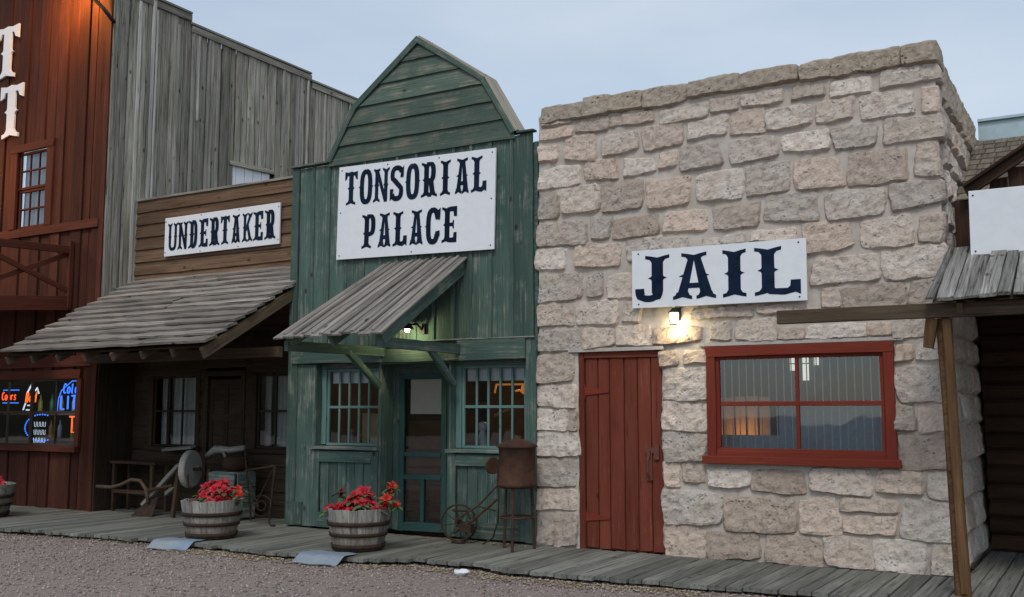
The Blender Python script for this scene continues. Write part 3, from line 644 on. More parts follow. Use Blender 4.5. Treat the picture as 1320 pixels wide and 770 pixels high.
# lantern below the JAIL sign
ln = thing('wall_lantern', 'small lit lantern fixed to the limestone wall under the JAIL sign', 'lantern', (-3.73, 0, 2.34))
lx, ly, lz = -3.735, -.12, 2.345
MB().box(lx - .03, lx + .03, -.03, .0, lz - .02, lz + .10).tube([(lx, -.02, lz + .07), (lx, -.08, lz + .10), (lx, ly, lz + .085)], .008).build('bracket', IRON, ln)
MB().lathe([(.0, .098), (.018, .092), (.035, .07), (.062, .052), (.062, .046), (.0, .046)], 10, (lx, ly, lz)).build('cap', IRON, ln)
MB().lathe([(.0, -.07), (.038, -.07), (.047, -.03), (.050, .03), (.046, .046)], 10, (lx, ly, lz)).build('lit_glass', GLAMP, ln, smooth=True)
cg = MB()
for i in range(5):
    a = i * 2 * math.pi / 5 + .3; cg.tube([(lx + .052 * math.cos(a), ly + .052 * math.sin(a), lz + .046), (lx + .054 * math.cos(a), ly + .054 * math.sin(a), lz - .02), (lx + .042 * math.cos(a), ly + .042 * math.sin(a), lz - .075)], .004, 5)
cg.ring((lx, ly, lz - .075), (0, 0, 1), .042, .005, 14, 5).build('cage', IRON, ln)
pl = bpy.data.lights.new('lantern_light', 'POINT'); pl.energy = 6; pl.color = (1, .80, .46); pl.shadow_soft_size = .05
link('lantern_light', pl, ln, T(lx + .005, ly + .04, lz - .11))

# ================================================================== green shop
gs = thing('green_shop_building', 'faded green board shop front with gambrel false front and small awning', 'building', (-7.1, 0, 0))
GX0, GX1 = -8.93, -5.365
x = GX0 + .115; jx = []
board('corner_board', gs, GREEN, (GX0 + .055, .0, 0.02), (GX0 + .055, .0, 4.5), .11, .03, FR, n=6)
x = GX0 + .112
while x < GX1 - .05:
    wq = min(U(.235, .29), GX1 - x)
    if wq > .06: board('wall_board', gs, GREEN, (x + wq / 2, .02, 2.16), (x + wq / 2, .02, 4.5 + U(-.01, .01)), wq - .006, .022 + U(-.003, .004), FR, n=6); jx.append(x + wq)
    x += wq
for q in jx[:-1]: board('batten', gs, GREEN, (q, -.004, 2.2), (q, -.004, 4.5), .045, .018, FR, n=6, jw=.0025)
board('corner_board', gs, GREEN, (GX1 - .06, .0, 0.02), (GX1 - .06, .0, 2.2), .12, .035, FR, n=4)
board('pilaster', gs, GREEN, (-8.66, .012, .02), (-8.66, .012, 1.985), .315, .022, FR, n=4); board('batten', gs, GREEN, (-8.80, -.012, .02), (-8.80, -.012, 2.0), .05, .018, FR, n=4)
board('kick_block', gs, GREEN, (-8.72, -.012, .03), (-8.72, -.012, .30), .13, .02, FR, n=2)
board('eave_cap', gs, GREEN, (GX0 - .02, -.01, 4.51), (-8.33, -.01, 4.51), .10, .022, (0, 0, 1), n=2); board('eave_cap', gs, GREEN, (-5.60, .0, 4.51), (GX1 - .02, .0, 4.51), .09, .022, (0, 0, 1), n=2)
PALEW = wood('bare_pale_wood', (.30, .27, .21), (.46, .42, .34), var=.1)
# gambrel of lapped boards
GP = [(-8.34, 4.53), (-7.957, 5.164), (-6.97, 5.885), (-6.02, 5.233), (-5.608, 4.535)]
def gl(z): return GP[0][0] + (GP[1][0] - GP[0][0]) * (z - GP[0][1]) / (GP[1][1] - GP[0][1]) if z < GP[1][1] else GP[1][0] + (GP[2][0] - GP[1][0]) * (z - GP[1][1]) / (GP[2][1] - GP[1][1])
def gr(z): return GP[4][0] + (GP[3][0] - GP[4][0]) * (z - GP[4][1]) / (GP[3][1] - GP[4][1]) if z < GP[3][1] else GP[3][0] + (GP[2][0] - GP[3][0]) * (z - GP[3][1]) / (GP[2][1] - GP[3][1])
zs = [4.46, 4.70, 4.93, 5.16, 5.40, 5.62, 5.87]
for i in range(6):
    za, zb = zs[i], zs[i + 1] + .02; o = .028
    zm = [za, (za + zb) / 2 if not za < 5.2 < zb else 5.2, min(zb, 5.87)]
    v = []; f = []; n = 8
    for r_, z in enumerate(zm):
        l, r = gl(max(z, 4.53)) + .01, gr(max(z, 4.535)) - .01
        for q in range(n + 1):
            u = q / n; yb = -.012 - o * (1 - (z - za) / (zb - za)) + .003 * noise.noise((q * .9, i * 3, r_)); zj = noise.noise((q * .8, i * 7, 2)) * .012 if r_ == 0 else 0
            v.append((l + (r - l) * u, yb, z + zj))
    for r_ in range(2):
        for q in range(n): f.append((r_ * (n + 1) + q, r_ * (n + 1) + q + 1, (r_ + 1) * (n + 1) + q + 1, (r_ + 1) * (n + 1) + q))
    k0 = len(v); v += [(a, b + .022, c) for a, b, c in v[:n + 1]]
    f += [(k0 + q, k0 + q + 1, q + 1, q) for q in range(n)]
    v = [(a + 6.97, b, c - za) for a, b, c in v]
    link('lap_board', mesh('lap_board', v, f, GLAP), gs, T(-6.97, 0, za))
for (a, b), (c, d_) in zip(GP, GP[1:]):
    nn = Vector((-(d_ - b), 0, c - a)).normalized()
    board('gable_trim', gs, PALEW if c > -6.5 else GREEN, (a, .07, b), (c, .07, d_), .24, .025, nn, n=3, c=.003)
    board('rake_board', gs, GREEN, (a - nn.x * .03, -.040, b - nn.z * .03), (c - nn.x * .03, -.040, d_ - nn.z * .03), .06, .018, FR, n=3)
MB().add([(p[0] * 1.0, .0, p[1] - .02) for p in GP] + [(p[0], .06, p[1] - .02) for p in GP], [(0, 1, 2, 3, 4)[::-1], (5, 6, 7, 8, 9)]).build('gable_backing', DARK, gs)
# side walls, roof
MB().box(GX0 + .0, GX0 + .04, .03, 3.2, 0, 4.45).box(GX1 - .04, GX1, .03, 3.2, 0, 4.4).box(GX0 + .04, GX1 - .04, .05, 3.2, 4.3, 4.4).box(GX0 + .04, GX1 - .04, .047, .09, 2.2, 4.3).box(GX0 + .04, GX1 - .04, 3.1, 3.2, 0, 4.3).build('side_wall', GREEN, gs)
room(gs, -8.6, -5.42, .42, 2.6, .0, 2.3, WARMW)
# header, bays and door
board('header', gs, GREEN, (GX0 + .08, -.012, 2.085), (-7.44, -.012, 2.075), .17, .045, FR, n=3)
board('header', gs, GREEN, (-7.44, -.010, 2.065), (-6.36, -.010, 2.065), .16, .035, FR, n=3); board('header', gs, GREEN, (-6.36, -.012, 2.095), (GX1 - .12, -.012, 2.095), .225, .05, FR, n=3)
board('drip_strip', gs, GSILL, (-7.44, -.04, 2.215), (GX1, -.04, 2.215), .05, .012, (0, 0, 1), n=4)
def bay(xa, xb, ret):
    for q in (xa + .05, xb - .05): board('panel_stile', gs, GREEN, (q, .0, .03), (q, .0, .94), .10, .03, FR, n=2)
    board('panel_rail', gs, GREEN, (xa + .1, .0, .87), (xb - .1, .0, .87), .13, .027, FR, n=2); board('panel_rail', gs, GREEN, (xa + .1, .0, .11), (xb - .1, .0, .11), .17, .027, FR, n=2)
    n = 6; wq = (xb - xa - .2) / n
    for i in range(n): board('panel_board', gs, GREEN, (xa + .1 + wq * (i + .5), .03, .19), (xa + .1 + wq * (i + .5), .03, .81), wq - .006, .022 + U(-.003, .003), FR, n=3)
    board('window_sill', gs, GSILL, (xa - .02, .06, .955), (xb + .02, .06, .955), .25, .035, (0, 0, 1), n=4, c=.008)
    MB().box(xa, xb, .06, .40, 0.02, .94).build('bay_core', GREEN, gs)
    board('jamb', gs, GREEN, (xa, .07, 1.0), (xa, .07, 1.99), .15, .02, (1, 0, 0), n=2); board('jamb', gs, GREEN, (xb, .07, 1.0), (xb, .07, 1.99), .15, .02, (-1, 0, 0), n=2)
    board('window_head', gs, GREEN, (xa, .14, 1.96), (xb, .14, 1.96), .07, .04, FR, n=2)
    w_ = link('window', None, gs)
    board('casing', w_, TEAL, (xa + .055, .15, 1.0), (xa + .055, .15, 1.93), .07, .05, FR, n=2); board('casing', w_, TEAL, (xb - .05, .15, 1.0), (xb - .05, .15, 1.93), .06, .05, FR, n=2)
    pane_grid(w_, xa + .09, xb - .08, .995, 1.93, .155, 5, 2, TEAL, .026, frame_w=.032)
    if ret:
        for i in range(2): board('return_board', gs, GREEN, (xb, .055 + i * .13, .03), (xb, .055 + i * .13, 2.0), .125, .02, (1, 0, 0), n=3)
    return w_
wl = bay(-8.50, -7.50, True); wr = bay(-6.50, -5.485, False)
for xa, xb in ((-8.38, -7.60), (-6.38, -5.58)): curtain(gs, xa, xb, 1.755, 1.94, .19, SHADE, 3, .004, 'valance')
board('entry_ceiling', gs, GREEN, (-7.48, .16, 1.985), (-6.5, .16, 1.985), .34, .02, (0, 0, -1), n=2)
board('door_post', gs, GREEN, (-7.43, .27, .02), (-7.43, .27, 1.98), .09, .04, FR, n=3); board('door_post', gs, GREEN, (-6.63, .27, .02), (-6.63, .27, 1.98), .12, .04, FR, n=3); board('door_head', gs, GREEN, (-7.385, .27, 1.915), (-6.69, .27, 1.915), .12, .035, FR, n=2)
dr = link('screen_door', None, gs)
X0, X1_ = -7.385, -6.695
for q in (X0 + .04, X1_ - .04): board('door_stile', dr, TEALD, (q, .26, .02), (q, .26, 1.85), .075, .035, FR, n=3)
for z, h in ((.07, .10), (.645, .06), (.905, .05), (1.825, .06)): board('door_rail', dr, TEALD, (X0 + .078, .26, z), (X1_ - .078, .26, z), h, .032, FR, n=2)
board('door_mullion', dr, TEALD, (-7.04, .26, .12), (-7.04, .26, .615), .05, .03, FR, n=2)
for a, b, c, e in ((X0 + .07, X1_ - .07, .92, 1.80), (X0 + .07, X1_ - .07, .67, .885), (X0 + .07, -7.06, .115, .62), (-7.02, X1_ - .07, .115, .62)):
    link('screen_pane', mesh('screen_pane', [(a, .252, c), (b, .252, c), (b, .252, e), (a, .252, e)], [(0, 1, 2, 3)], SCREEN), dr)
idr = link('inner_door', None, gs)
MB().box(X0, X1_, .33, .36, .02, 1.86).build('door_slab', DBROWN, idr)
for z in (.25, .45, .65, .85, 1.05, 1.22): board('door_board', idr, WARMW, (X0 + .08, .33, z), (X1_ - .08, .33, z), .17, .012, FR, n=2)
MB().box(X0 + .14, X1_ - .10, .275, .28, 1.38, 1.80).build('door_shade', SHADE, idr)
# things behind the shop windows
bx = thing('tan_panel', 'tan cardboard panel propped inside the left green shop window', 'panel', (-7.75, .35, 1))
MB().box(-8.02, -7.86, .33, .36, .98, 1.39).add([(-7.85, .31, .98), (-7.68, .36, .98), (-7.68, .36, 1.37), (-7.85, .31, 1.39)], [(0, 1, 2, 3)]).build('tan_board', TAN, bx)
ca = thing('ribbed_tin_can', 'small ribbed tin can on the left green shop window sill', 'can', (-8.16, .30, .975))
MB().lathe([(0, 0), (.045, 0)] + [(.045 + .004 * (i % 2), .012 + i * .018) for i in range(11)] + [(.045, .215), (.04, .215), (0, .21)], 16).build('can_body', simple('tin', (.35, .33, .3), None, 10, .4, metal=.5), ca, T(-8.16, .30, .975))
pg = thing('white_cone_bottle', 'white conical bottle with ball stopper in the right green shop window', 'bottle', (-6.22, .26, .975))
MB().lathe([(0, 0), (.085, .0), (.082, .03), (.055, .14), (.036, .20), (.034, .215), (.05, .235), (.058, .265), (.05, .30), (.03, .318), (0, .322)], 20).build('bottle_body', PORC, pg, T(-6.22, .26, .975), True)
al = thing('amber_ceiling_lamp', 'amber lit ceiling lamp with arms inside the right green shop window', 'lamp', (-6.05, .8, 1.7))
m = MB().tube([(-6.37, .8, 1.73), (-5.97, .8, 1.73)], .011).tube([(-6.37, .8, 1.73), (-6.39, .8, 1.63)], .010).tube([(-6.10, .8, 1.65), (-6.04, .8, 1.66), (-5.99, .8, 1.62)], .012)
m.build('lamp_arm', WARMLIT, al); MB().lathe([(.0, .06), (.03, .055), (.05, 0), (.05, -.05), (0, -.05)], 12).build('lamp_shade', WARMLIT, al, T(-5.97, .8, 1.68))
pl = bpy.data.lights.new('amber_light', 'POINT'); pl.energy = 14; pl.color = (1, .58, .26); pl.shadow_soft_size = .1; link('amber_light', pl, al, T(-6.35, 1.2, 1.75))
st = thing('sloping_wooden_batten', 'amber lit wooden batten leaning inside the right green shop window', 'batten', (-6.2, .8, 1.4))
board('batten_body', st, TAN, (-6.38, .8, 1.36), (-6.17, .8, 1.44), .035, .03, FR, n=2)
cb = thing('wall_cabinet', 'dark wooden cabinet with shelves inside the green shop', 'cabinet', (-7.9, 2.4, 0))
for z in (.5, 1.0, 1.5, 1.95): board('shelf', cb, WARMW, (-8.55, 2.4, z), (-7.4, 2.4, z), .3, .03, (0, 0, 1), n=2)
for q in (-8.5, -7.95, -7.42): board('cabinet_side', cb, WARMW, (q, 2.42, 0), (q, 2.42, 2.0), .3, .03, (1, 0, 0), n=2)

sign('white sign reading TONSORIAL PALACE on the green gambrel shop front', -8.142, -5.866, 3.24, 4.395, -.05,
     [([(c, .10 + i * .233 + (.0 if c != 'I' else .03), .198 if c != 'I' else .14) for i, c in enumerate('TONSORIAL')], .42, .070, .665),
      ([(c, .40 + i * .235, .198) for i, c in enumerate('PALACE')], .42, .070, .11)], tilt=-.022, screws=((.02, .04), (.98, .04), (.02, .96), (.98, .96), (.5, .03), (.33, .97), (.66, .97), (.02, .5), (.98, .5)))
# awning
aw = thing('plank_awning', 'small steep awning of weathered planks under the TONSORIAL PALACE sign', 'awning', (-6.95, -.8, 2.2))
AT, AB = (.0, 3.155), (-1.57, 2.185); nA = Vector((0, -(AT[1] - AB[1]), 1.57)).normalized()
n = 11
for i in range(n):
    u = (i + .5) / n; xt = -7.46 + 1.19 * u; xb = -7.70 + 1.43 * u; e = U(-.02, .02)
    board('awning_plank', aw, ROOFW, (xb, AB[0] + e, AB[1] + e * .6), (xt, AT[0], AT[1]), .135, .018 + .006 * (i % 2), nA, n=5, jw=.003, taper=-.15, end=.012)
for i in range(1, n):
    u = i / n; xt = -7.46 + 1.19 * u; xb = -7.70 + 1.43 * u; e = U(-.02, .02)
    board('awning_batten', aw, ROOFW, (xb, AB[0] + .01 + e, AB[1] + .006 + e * .6 + .024), (xt, AT[0], AT[1] + .024), U(.034, .05), .02, nA, n=6, jw=.003, end=.015)
for xt, xb in ((-7.42, -7.62), (-6.9, -7.02), (-6.34, -6.36)):
    board('rafter', aw, GREEN, (xb, -1.50, 2.21), (xt, -.01, 3.12), .055, .14, (0, -.53, -.85), n=2)
    board('arm', aw, GREEN, (xb, -1.48, 2.165), (xt, -.03, 2.165), .05, .11, (0, 0, -1), n=2) if xt != -6.9 else None
for xt, xb in ((-7.46, -7.50), (-6.40, -6.36)):
    board('brace', aw, GREEN, (xt, -.04, 1.74), (xb, -.58, 2.12), .055, .075, (0, -.6, -.8), n=2)
board('eave_beam', aw, GREEN, (-7.55, -.95, 2.45), (-6.34, -.95, 2.45), .06, .05, (0, 0, -1), n=3)
wlp = thing('awning_wall_lamp', 'small black wall lamp lit under the plank awning', 'lamp', (-6.95, -.05, 2.34))
MB().box(-6.90, -6.83, -.045, -.02, 2.30, 2.40).tube([(-6.865, -.04, 2.35), (-6.865, -.13, 2.41), (-6.93, -.20, 2.40)], .012).build('lamp_arm', IRON, wlp)
MB().lathe([(.0, .05), (.035, .045), (.05, .02), (.085, -.02), (.08, -.022), (.03, .01), (0, .02)], 14).build('lamp_shade', IRON, wlp, T(-6.95, -.21, 2.37), True)
MB().lathe([(.0, -.05), (.022, -.045), (.03, -.02), (.018, .01), (0, .012)], 10).build('bulb', BULB, wlp, T(-6.95, -.21, 2.365), True)
pl = bpy.data.lights.new('awning_light', 'POINT'); pl.energy = 9; pl.color = (1, .93, .48); pl.shadow_soft_size = .03; link('awning_light', pl, wlp, T(-6.95, -.22, 2.30))

# ================================================================== undertaker shop
us = thing('brown_shop_building', 'low brown plank shop front with deep shaded porch between red and green buildings', 'building', (-10.8, .6, 0))
UY = .56
z = 3.22; i = 0
while z < 4.56:
    hq = .19 if i else .22
    board('siding_board', us, BROWN, (-12.60, UY + .01, z + hq / 2), (-8.945, UY + .01, z + hq / 2), hq + .02, .022, (0, -1, .13), n=8, jw=.004, jt=.002, c=.003); z += hq; i += 1
board('top_cap', us, GREY, (-12.60, UY + .02, 4.565), (-8.945, UY + .02, 4.565), .10, .03, (0, 0, 1), n=6)
MB().box(-12.58, -8.95, UY + .03, UY + .08, 2.6, 4.55).box(-12.58, -8.95, UY + .08, 4.5, 4.2, 4.3).build('false_front_core', DBROWN, us)
sign('white sign reading UNDERTAKER on the brown plank false front', -11.895, -9.63, 3.668, 4.237, UY - .055,
     [([(c, .085 + i * .2125, .175) for i, c in enumerate('UNDERTAKER')], .41, .066, .075)], tilt=.002, screws=((.01, .1), (.99, .1), (.01, .9), (.99, .9), (.33, .04), (.66, .04), (.33, .96), (.66, .96)))
# porch roof: long lapped courses
pr_ = thing('porch_roof', 'sloping porch roof of long weathered planks below the UNDERTAKER sign', 'roof', (-10.7, -.5, 2.15))
nR = Vector((0, -.575, 1)).normalized(); nc = 13
for i in range(nc):
    u0 = i / nc; u1 = (i + 1.25) / nc; y0 = -1.50 + 2.06 * u0; z0 = 2.145 + 1.185 * u0; y1 = min(-1.50 + 2.06 * u1, .58); z1 = 2.145 + 1.185 * min(u1, 1.01)
    xs_ = -12.62 + U(-.05, .03); xe = (-8.86 if y0 < -.05 else -8.95) + U(-.03, .03)
    cuts = [xs_] + sorted(U(-12, -9.3) for _ in range(rnd.choice((0, 0, 1)))) + [xe]
    for a, b in zip(cuts, cuts[1:]):
        lift = U(.018, .03)
        Xd = Vector((1, 0, 0)); Yd = Vector((0, y1 - y0, z1 - z0 - .045)).normalized(); Zd = Xd.cross(Yd)
        wd = .215 + U(-.012, .012); yo = U(-.018, .018)
        c_ = Vector(((a + b) / 2, y0, z0 + .036 + lift * .4)) + Yd * (wd / 2 + yo) + Zd * .012
        link('roof_plank', board_mesh(b - a - .006, wd, .032, ROOFW, n=max(3, int((b - a) * 5)), jw=.012, jt=.005, end=.03, c=.003), pr_, frame(c_, Xd, Yd, Zd))
MB().add([(-12.58, -1.46, 2.135), (-8.90, -1.46, 2.135), (-8.96, .52, 3.27), (-12.58, .52, 3.27)], [(0, 1, 2, 3)]).build('roof_underlay', DBROWN, pr_)
for i in range(8):
    q = -12.56 + i * .522
    board('rafter', pr_, BEAMW, (q, -1.47, 2.115), (q, .5, 3.24), .045, .10, (0, .5, -.87), n=2)
board('rafter', pr_, BEAMW, (-8.90, -1.49, 2.125), (-8.90, -.03, 2.955), .045, .13, (0, .5, -.87), n=3)
board('porch_beam', pr_, BEAMW, (-12.6, -.12, 2.15), (-8.94, -.12, 2.15), .13, .07, FR, n=4)
# shaded ground floor wall
GY = .66
DW = wood('shade_darkened_siding', (.036, .024, .016), (.060, .042, .028), var=.2, knots=.4)  # porch shade is put into this colour by darkening the brown
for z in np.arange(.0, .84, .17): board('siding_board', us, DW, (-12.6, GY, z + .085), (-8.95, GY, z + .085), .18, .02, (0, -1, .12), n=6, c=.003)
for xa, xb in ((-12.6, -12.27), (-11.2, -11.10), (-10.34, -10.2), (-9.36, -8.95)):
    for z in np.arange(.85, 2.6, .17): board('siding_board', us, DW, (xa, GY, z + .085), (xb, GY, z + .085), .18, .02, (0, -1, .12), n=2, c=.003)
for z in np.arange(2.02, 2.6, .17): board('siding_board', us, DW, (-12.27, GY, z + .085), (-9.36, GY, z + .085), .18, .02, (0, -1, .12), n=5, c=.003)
for xa, xb in ((-12.27, -11.2), (-10.2, -9.36)):
    w_ = link('window', None, us)
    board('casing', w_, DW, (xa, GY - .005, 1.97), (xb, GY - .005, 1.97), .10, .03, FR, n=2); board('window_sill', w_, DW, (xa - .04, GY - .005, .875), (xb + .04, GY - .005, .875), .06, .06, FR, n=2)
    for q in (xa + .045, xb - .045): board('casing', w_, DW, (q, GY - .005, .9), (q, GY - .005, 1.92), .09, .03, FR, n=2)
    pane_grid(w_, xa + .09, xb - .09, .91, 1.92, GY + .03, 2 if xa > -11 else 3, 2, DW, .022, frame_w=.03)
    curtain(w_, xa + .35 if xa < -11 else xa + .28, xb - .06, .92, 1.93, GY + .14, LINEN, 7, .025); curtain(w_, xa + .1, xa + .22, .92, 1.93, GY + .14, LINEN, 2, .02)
dr = link('door', None, us)
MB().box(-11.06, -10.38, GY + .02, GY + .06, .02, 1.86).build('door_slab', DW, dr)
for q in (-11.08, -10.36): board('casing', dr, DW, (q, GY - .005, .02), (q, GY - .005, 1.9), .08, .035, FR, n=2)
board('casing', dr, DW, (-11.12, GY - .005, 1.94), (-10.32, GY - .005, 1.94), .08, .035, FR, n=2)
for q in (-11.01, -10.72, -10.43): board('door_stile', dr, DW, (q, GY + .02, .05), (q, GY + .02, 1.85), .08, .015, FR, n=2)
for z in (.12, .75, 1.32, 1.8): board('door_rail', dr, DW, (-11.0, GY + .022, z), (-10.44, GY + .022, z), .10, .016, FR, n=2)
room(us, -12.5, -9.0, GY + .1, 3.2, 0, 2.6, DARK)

# ================================================================== red building
rb = thing('red_timber_building', 'tall red brown board building with grey weathered side wall and balcony', 'building', (-14.6, 0, 0))
RX = -12.62
x = RX; i = 0
segs = [(3.0, 8.6)]
while x > -17.6:
    wq = U(.225, .27); a = x - wq; xm = x - wq / 2; t_ = .016 if i % 2 else .040
    cuts = sorted([a, x] + [c for c in (-12.98, -13.86, -14.86, -15.9) if a + .02 < c < x - .02])
    for ca_, cb_ in zip(cuts, cuts[1:]):
        cm = (ca_ + cb_) / 2; spans = [(-.02, 8.7)]
        if -14.86 < cm < -13.86: spans = [(-.02, 4.22), (5.56, 8.7)]
        if -15.9 < cm < -12.98: spans = [(max(s, 2.02) if s < 2 else s, e) for s, e in spans if e > 2.1] + [(-.02, .86)]
        for s, e in spans: board('wall_board', rb, RED, (cm, .03, s), (cm, .03, e), cb_ - ca_ - .014, t_, FR, n=6, jw=.003)
    x -= wq; i += 1
board('corner_board', rb, RED, (RX - .05, -.005, -.02), (RX - .05, -.005, 8.7), .10, .02, FR, n=6)
board('belly_band', rb, REDT, (-17.4, -.008, 4.17), (RX - .10, -.008, 4.17), .13, .03, FR, n=6); board('belly_band', rb, REDT, (-17.4, -.008, 2.14), (RX - .10, -.008, 2.14), .16, .03, FR, n=6)
MB().box(-17.5, -15.9, .05, .15, 0, 8.6).box(-15.9, -12.66, .05, .15, 2.0, 4.2).box(-15.9, -12.66, .05, .15, 0, .87).box(-12.98, -12.66, .05, .15, .87, 2.0).box(-17.5, -14.86, .05, .15, 4.2, 8.6).box(-13.86, -12.66, .05, .15, 4.2, 8.6).box(-14.86, -13.86, .05, .15, 5.56, 8.6).box(-17.5, -12.66, 6.6, 6.7, 0, 7.4).box(-17.5, -12.66, .15, 6.6, 7.1, 7.2).build('wall_core', DARK, rb)
# weathered side wall
y = .0; i = 0
board('corner_board', rb, GREY, (RX, .045, 2.8), (RX, .045, 8.5), .09, .035, (1, 0, 0), n=8)
y = .085
while y < 6.6:
    wq = rnd.choice((U(.05, .08), U(.12, .18), U(.14, .21))); top = 8.3 if y < .35 else (7.83 if y < 1.42 else (7.66 if y < 4.32 else 7.53))
    bot = 2.75 + U(-.02, .02) if y < .62 else (5.56 + U(-.02, .03) if 2.40 < y < 3.36 else 3.0)
    t_ = U(.036, .055) if wq < .09 else U(.008, .034)
    board('side_board', rb, GREYL if wq < .09 and rnd.random() < .6 else GREY, (RX - .01, y + wq / 2, bot), (RX - .01, y + wq / 2, top - U(0, .03)), wq - U(.006, .02), t_ + .01, (1, 0, 0), n=10, jw=.004, jt=.003, end=.01, bow=U(-.004, .006)); y += wq
y = .2
while y < 6.5:
    if not 2.35 < y < 3.4:
        top = 7.83 if y < 1.42 else (7.66 if y < 4.32 else 7.53); s = U(3.2, 6.2) if rnd.random() < .35 else 3.2
        board('side_batten', rb, GREYL, (RX + .024, y, s), (RX + .024, y, top - U(0, .3)), U(.03, .055), .022, (1, 0, 0), n=9, jw=.004, jt=.003)
    y += U(.2, .5)
for a, b, z in ((.02, 1.45, 7.83), (1.45, 4.34, 7.66), (4.34, 6.6, 7.53)): board('parapet_cap', rb, GREY, (RX - .02, a, z), (RX - .02, b, z), .17, .035, (0, 0, 1), n=4); board('parapet_trim', rb, GREY, (RX + .035, a + .02, z - .07), (RX + .035, b, z - .07), .11, .02, (1, 0, 0), n=4)
MB().box(RX - .10, RX - .05, .05, 6.6, 0, 7.5).build('side_core', DBROWN, rb)
for i in range(5): board('white_panel', rb, WHITE, (RX - .012, 2.46 + i * .20, 5.0), (RX - .012, 2.46 + i * .20, 5.58), .19, .012, (1, 0, 0), n=1, jw=.001)
board('patch_trim', rb, GREY, (RX + .03, 2.38, 5.57), (RX + .03, 3.42, 5.60), .07, .02, (1, 0, 0), n=2)
y = .0
while y < .66:
    board('side_board', rb, DW, (RX - .01, y + .09, .0), (RX - .01, y + .09, 2.8), .172, .03, (1, 0, 0), n=3); y += .18
# upper window
w_ = link('window', None, rb)
for q in (-14.81, -13.91): board('casing', w_, REDT, (q, .0, 4.24), (q, .0, 5.56), .16, .045, FR, n=2)
board('casing', w_, REDT, (-14.90, .0, 5.53), (-13.82, .0, 5.53), .12, .055, FR, n=2)
pane_grid(w_, -14.73, -13.99, 4.25, 4.87, .055, 3, 2, REDT, .022, frame_w=.04); pane_grid(w_, -14.73, -13.99, 4.87, 5.47, .04, 3, 2, REDT, .022, frame_w=.04)
curtain(w_, -14.72, -14.0, 4.25, 5.47, .11, SHADE, 6, .015)
# balcony on the left, its side railing runs out from the wall
bc = link('balcony', None, rb); bxp = -13.30
board('post', bc, REDT, (bxp, -.06, 2.92), (bxp, -.06, 3.92), .07, .06, (1, 0, 0), n=2)
board('top_rail', bc, REDT, (bxp, -.02, 3.80), (bxp, -2.3, 3.715), .11, .05, (1, 0, 0), n=4)
board('cross_brace', bc, REDT, (bxp + .005, -.06, 3.19), (bxp + .005, -2.3, 3.95), .075, .03, (1, 0, 0), n=3); board('cross_brace', bc, REDT, (bxp - .035, -.06, 3.74), (bxp - .035, -2.3, 2.75), .075, .03, (1, 0, 0), n=3)
board('floor_beam', bc, REDT, (bxp - .02, .0, 3.01), (bxp - .02, -2.3, 2.80), .21, .06, (1, 0, 0), n=3)
for i in range(9): board('floor_board', bc, RED, (-17.4, -.12 - i * .25, 3.055 - i * .022), (bxp - .03, -.12 - i * .25, 3.055 - i * .022), .24, .03, (0, 0, 1), n=3)
# bar window with neon
w_ = link('bar_window', None, rb)
board('casing', w_, REDT, (-15.9, .0, 1.955), (-12.95, .0, 1.955), .13, .05, FR, n=3); board('window_sill', w_, REDT, (-15.9, .0, .86), (-12.95, .0, .86), .08, .09, FR, n=3); board('casing', w_, REDT, (-12.98, .0, .9), (-12.98, .0, 1.89), .10, .045, FR, n=2)
pane_grid(w_, -14.16, -13.03, .89, 1.90, .06, 2, 2, DBROWN, .028, frame_w=.035); pane_grid(w_, -15.35, -14.16, .89, 1.90, .06, 2, 2, DBROWN, .028, frame_w=.035)
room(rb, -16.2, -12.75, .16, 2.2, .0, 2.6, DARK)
bs = thing('back_bar_shelf', 'dark shelf holding bottles behind the neon lit bar window', 'shelf', (-14.4, .9, 0))
for z in (.95, 1.35): board('shelf_board', bs, WARMW, (-15.8, .75, z), (-12.9, .75, z), .2, .03, (0, 0, 1), n=2)
BM = [simple('green_bottle_glass', (.03, .12, .05), None, 9, .15), simple('amber_bottle_glass', (.28, .16, .03), None, 9, .15), simple('clear_bottle_glass', (.25, .3, .34), None, 9, .12), simple('yellow_bottle', (.35, .33, .06), None, 9, .2)]
bm_ = MB().lathe([(0, 0), (.035, 0), (.037, .02), (.037, .17), (.03, .2), (.014, .235), (.013, .30), (0, .30)], 10)
names = ['green', 'amber', 'clear', 'yellow']
for i in range(14):
    k = i % 4; q = -15.0 + (i % 7) * .30 + U(-.04, .04); zz_ = .98 if i < 7 else 1.38
    b_ = bm_.build('bottle', BM[k], None, T(q, .74, zz_), True); tag(b_, '%s bottle, %s from the left on the %s shelf in the neon lit bar window' % (names[k], ('first', 'second', 'third', 'fourth', 'fifth', 'sixth', 'seventh')[i % 7], 'lower' if i < 7 else 'upper'), 'bottle', 'bottles behind the bar window')
    MB().lathe([(.0, .03), (.016, .03), (.016, 0)], 8).build('cap', IRON, b_, T(q, .74, zz_ + .29))
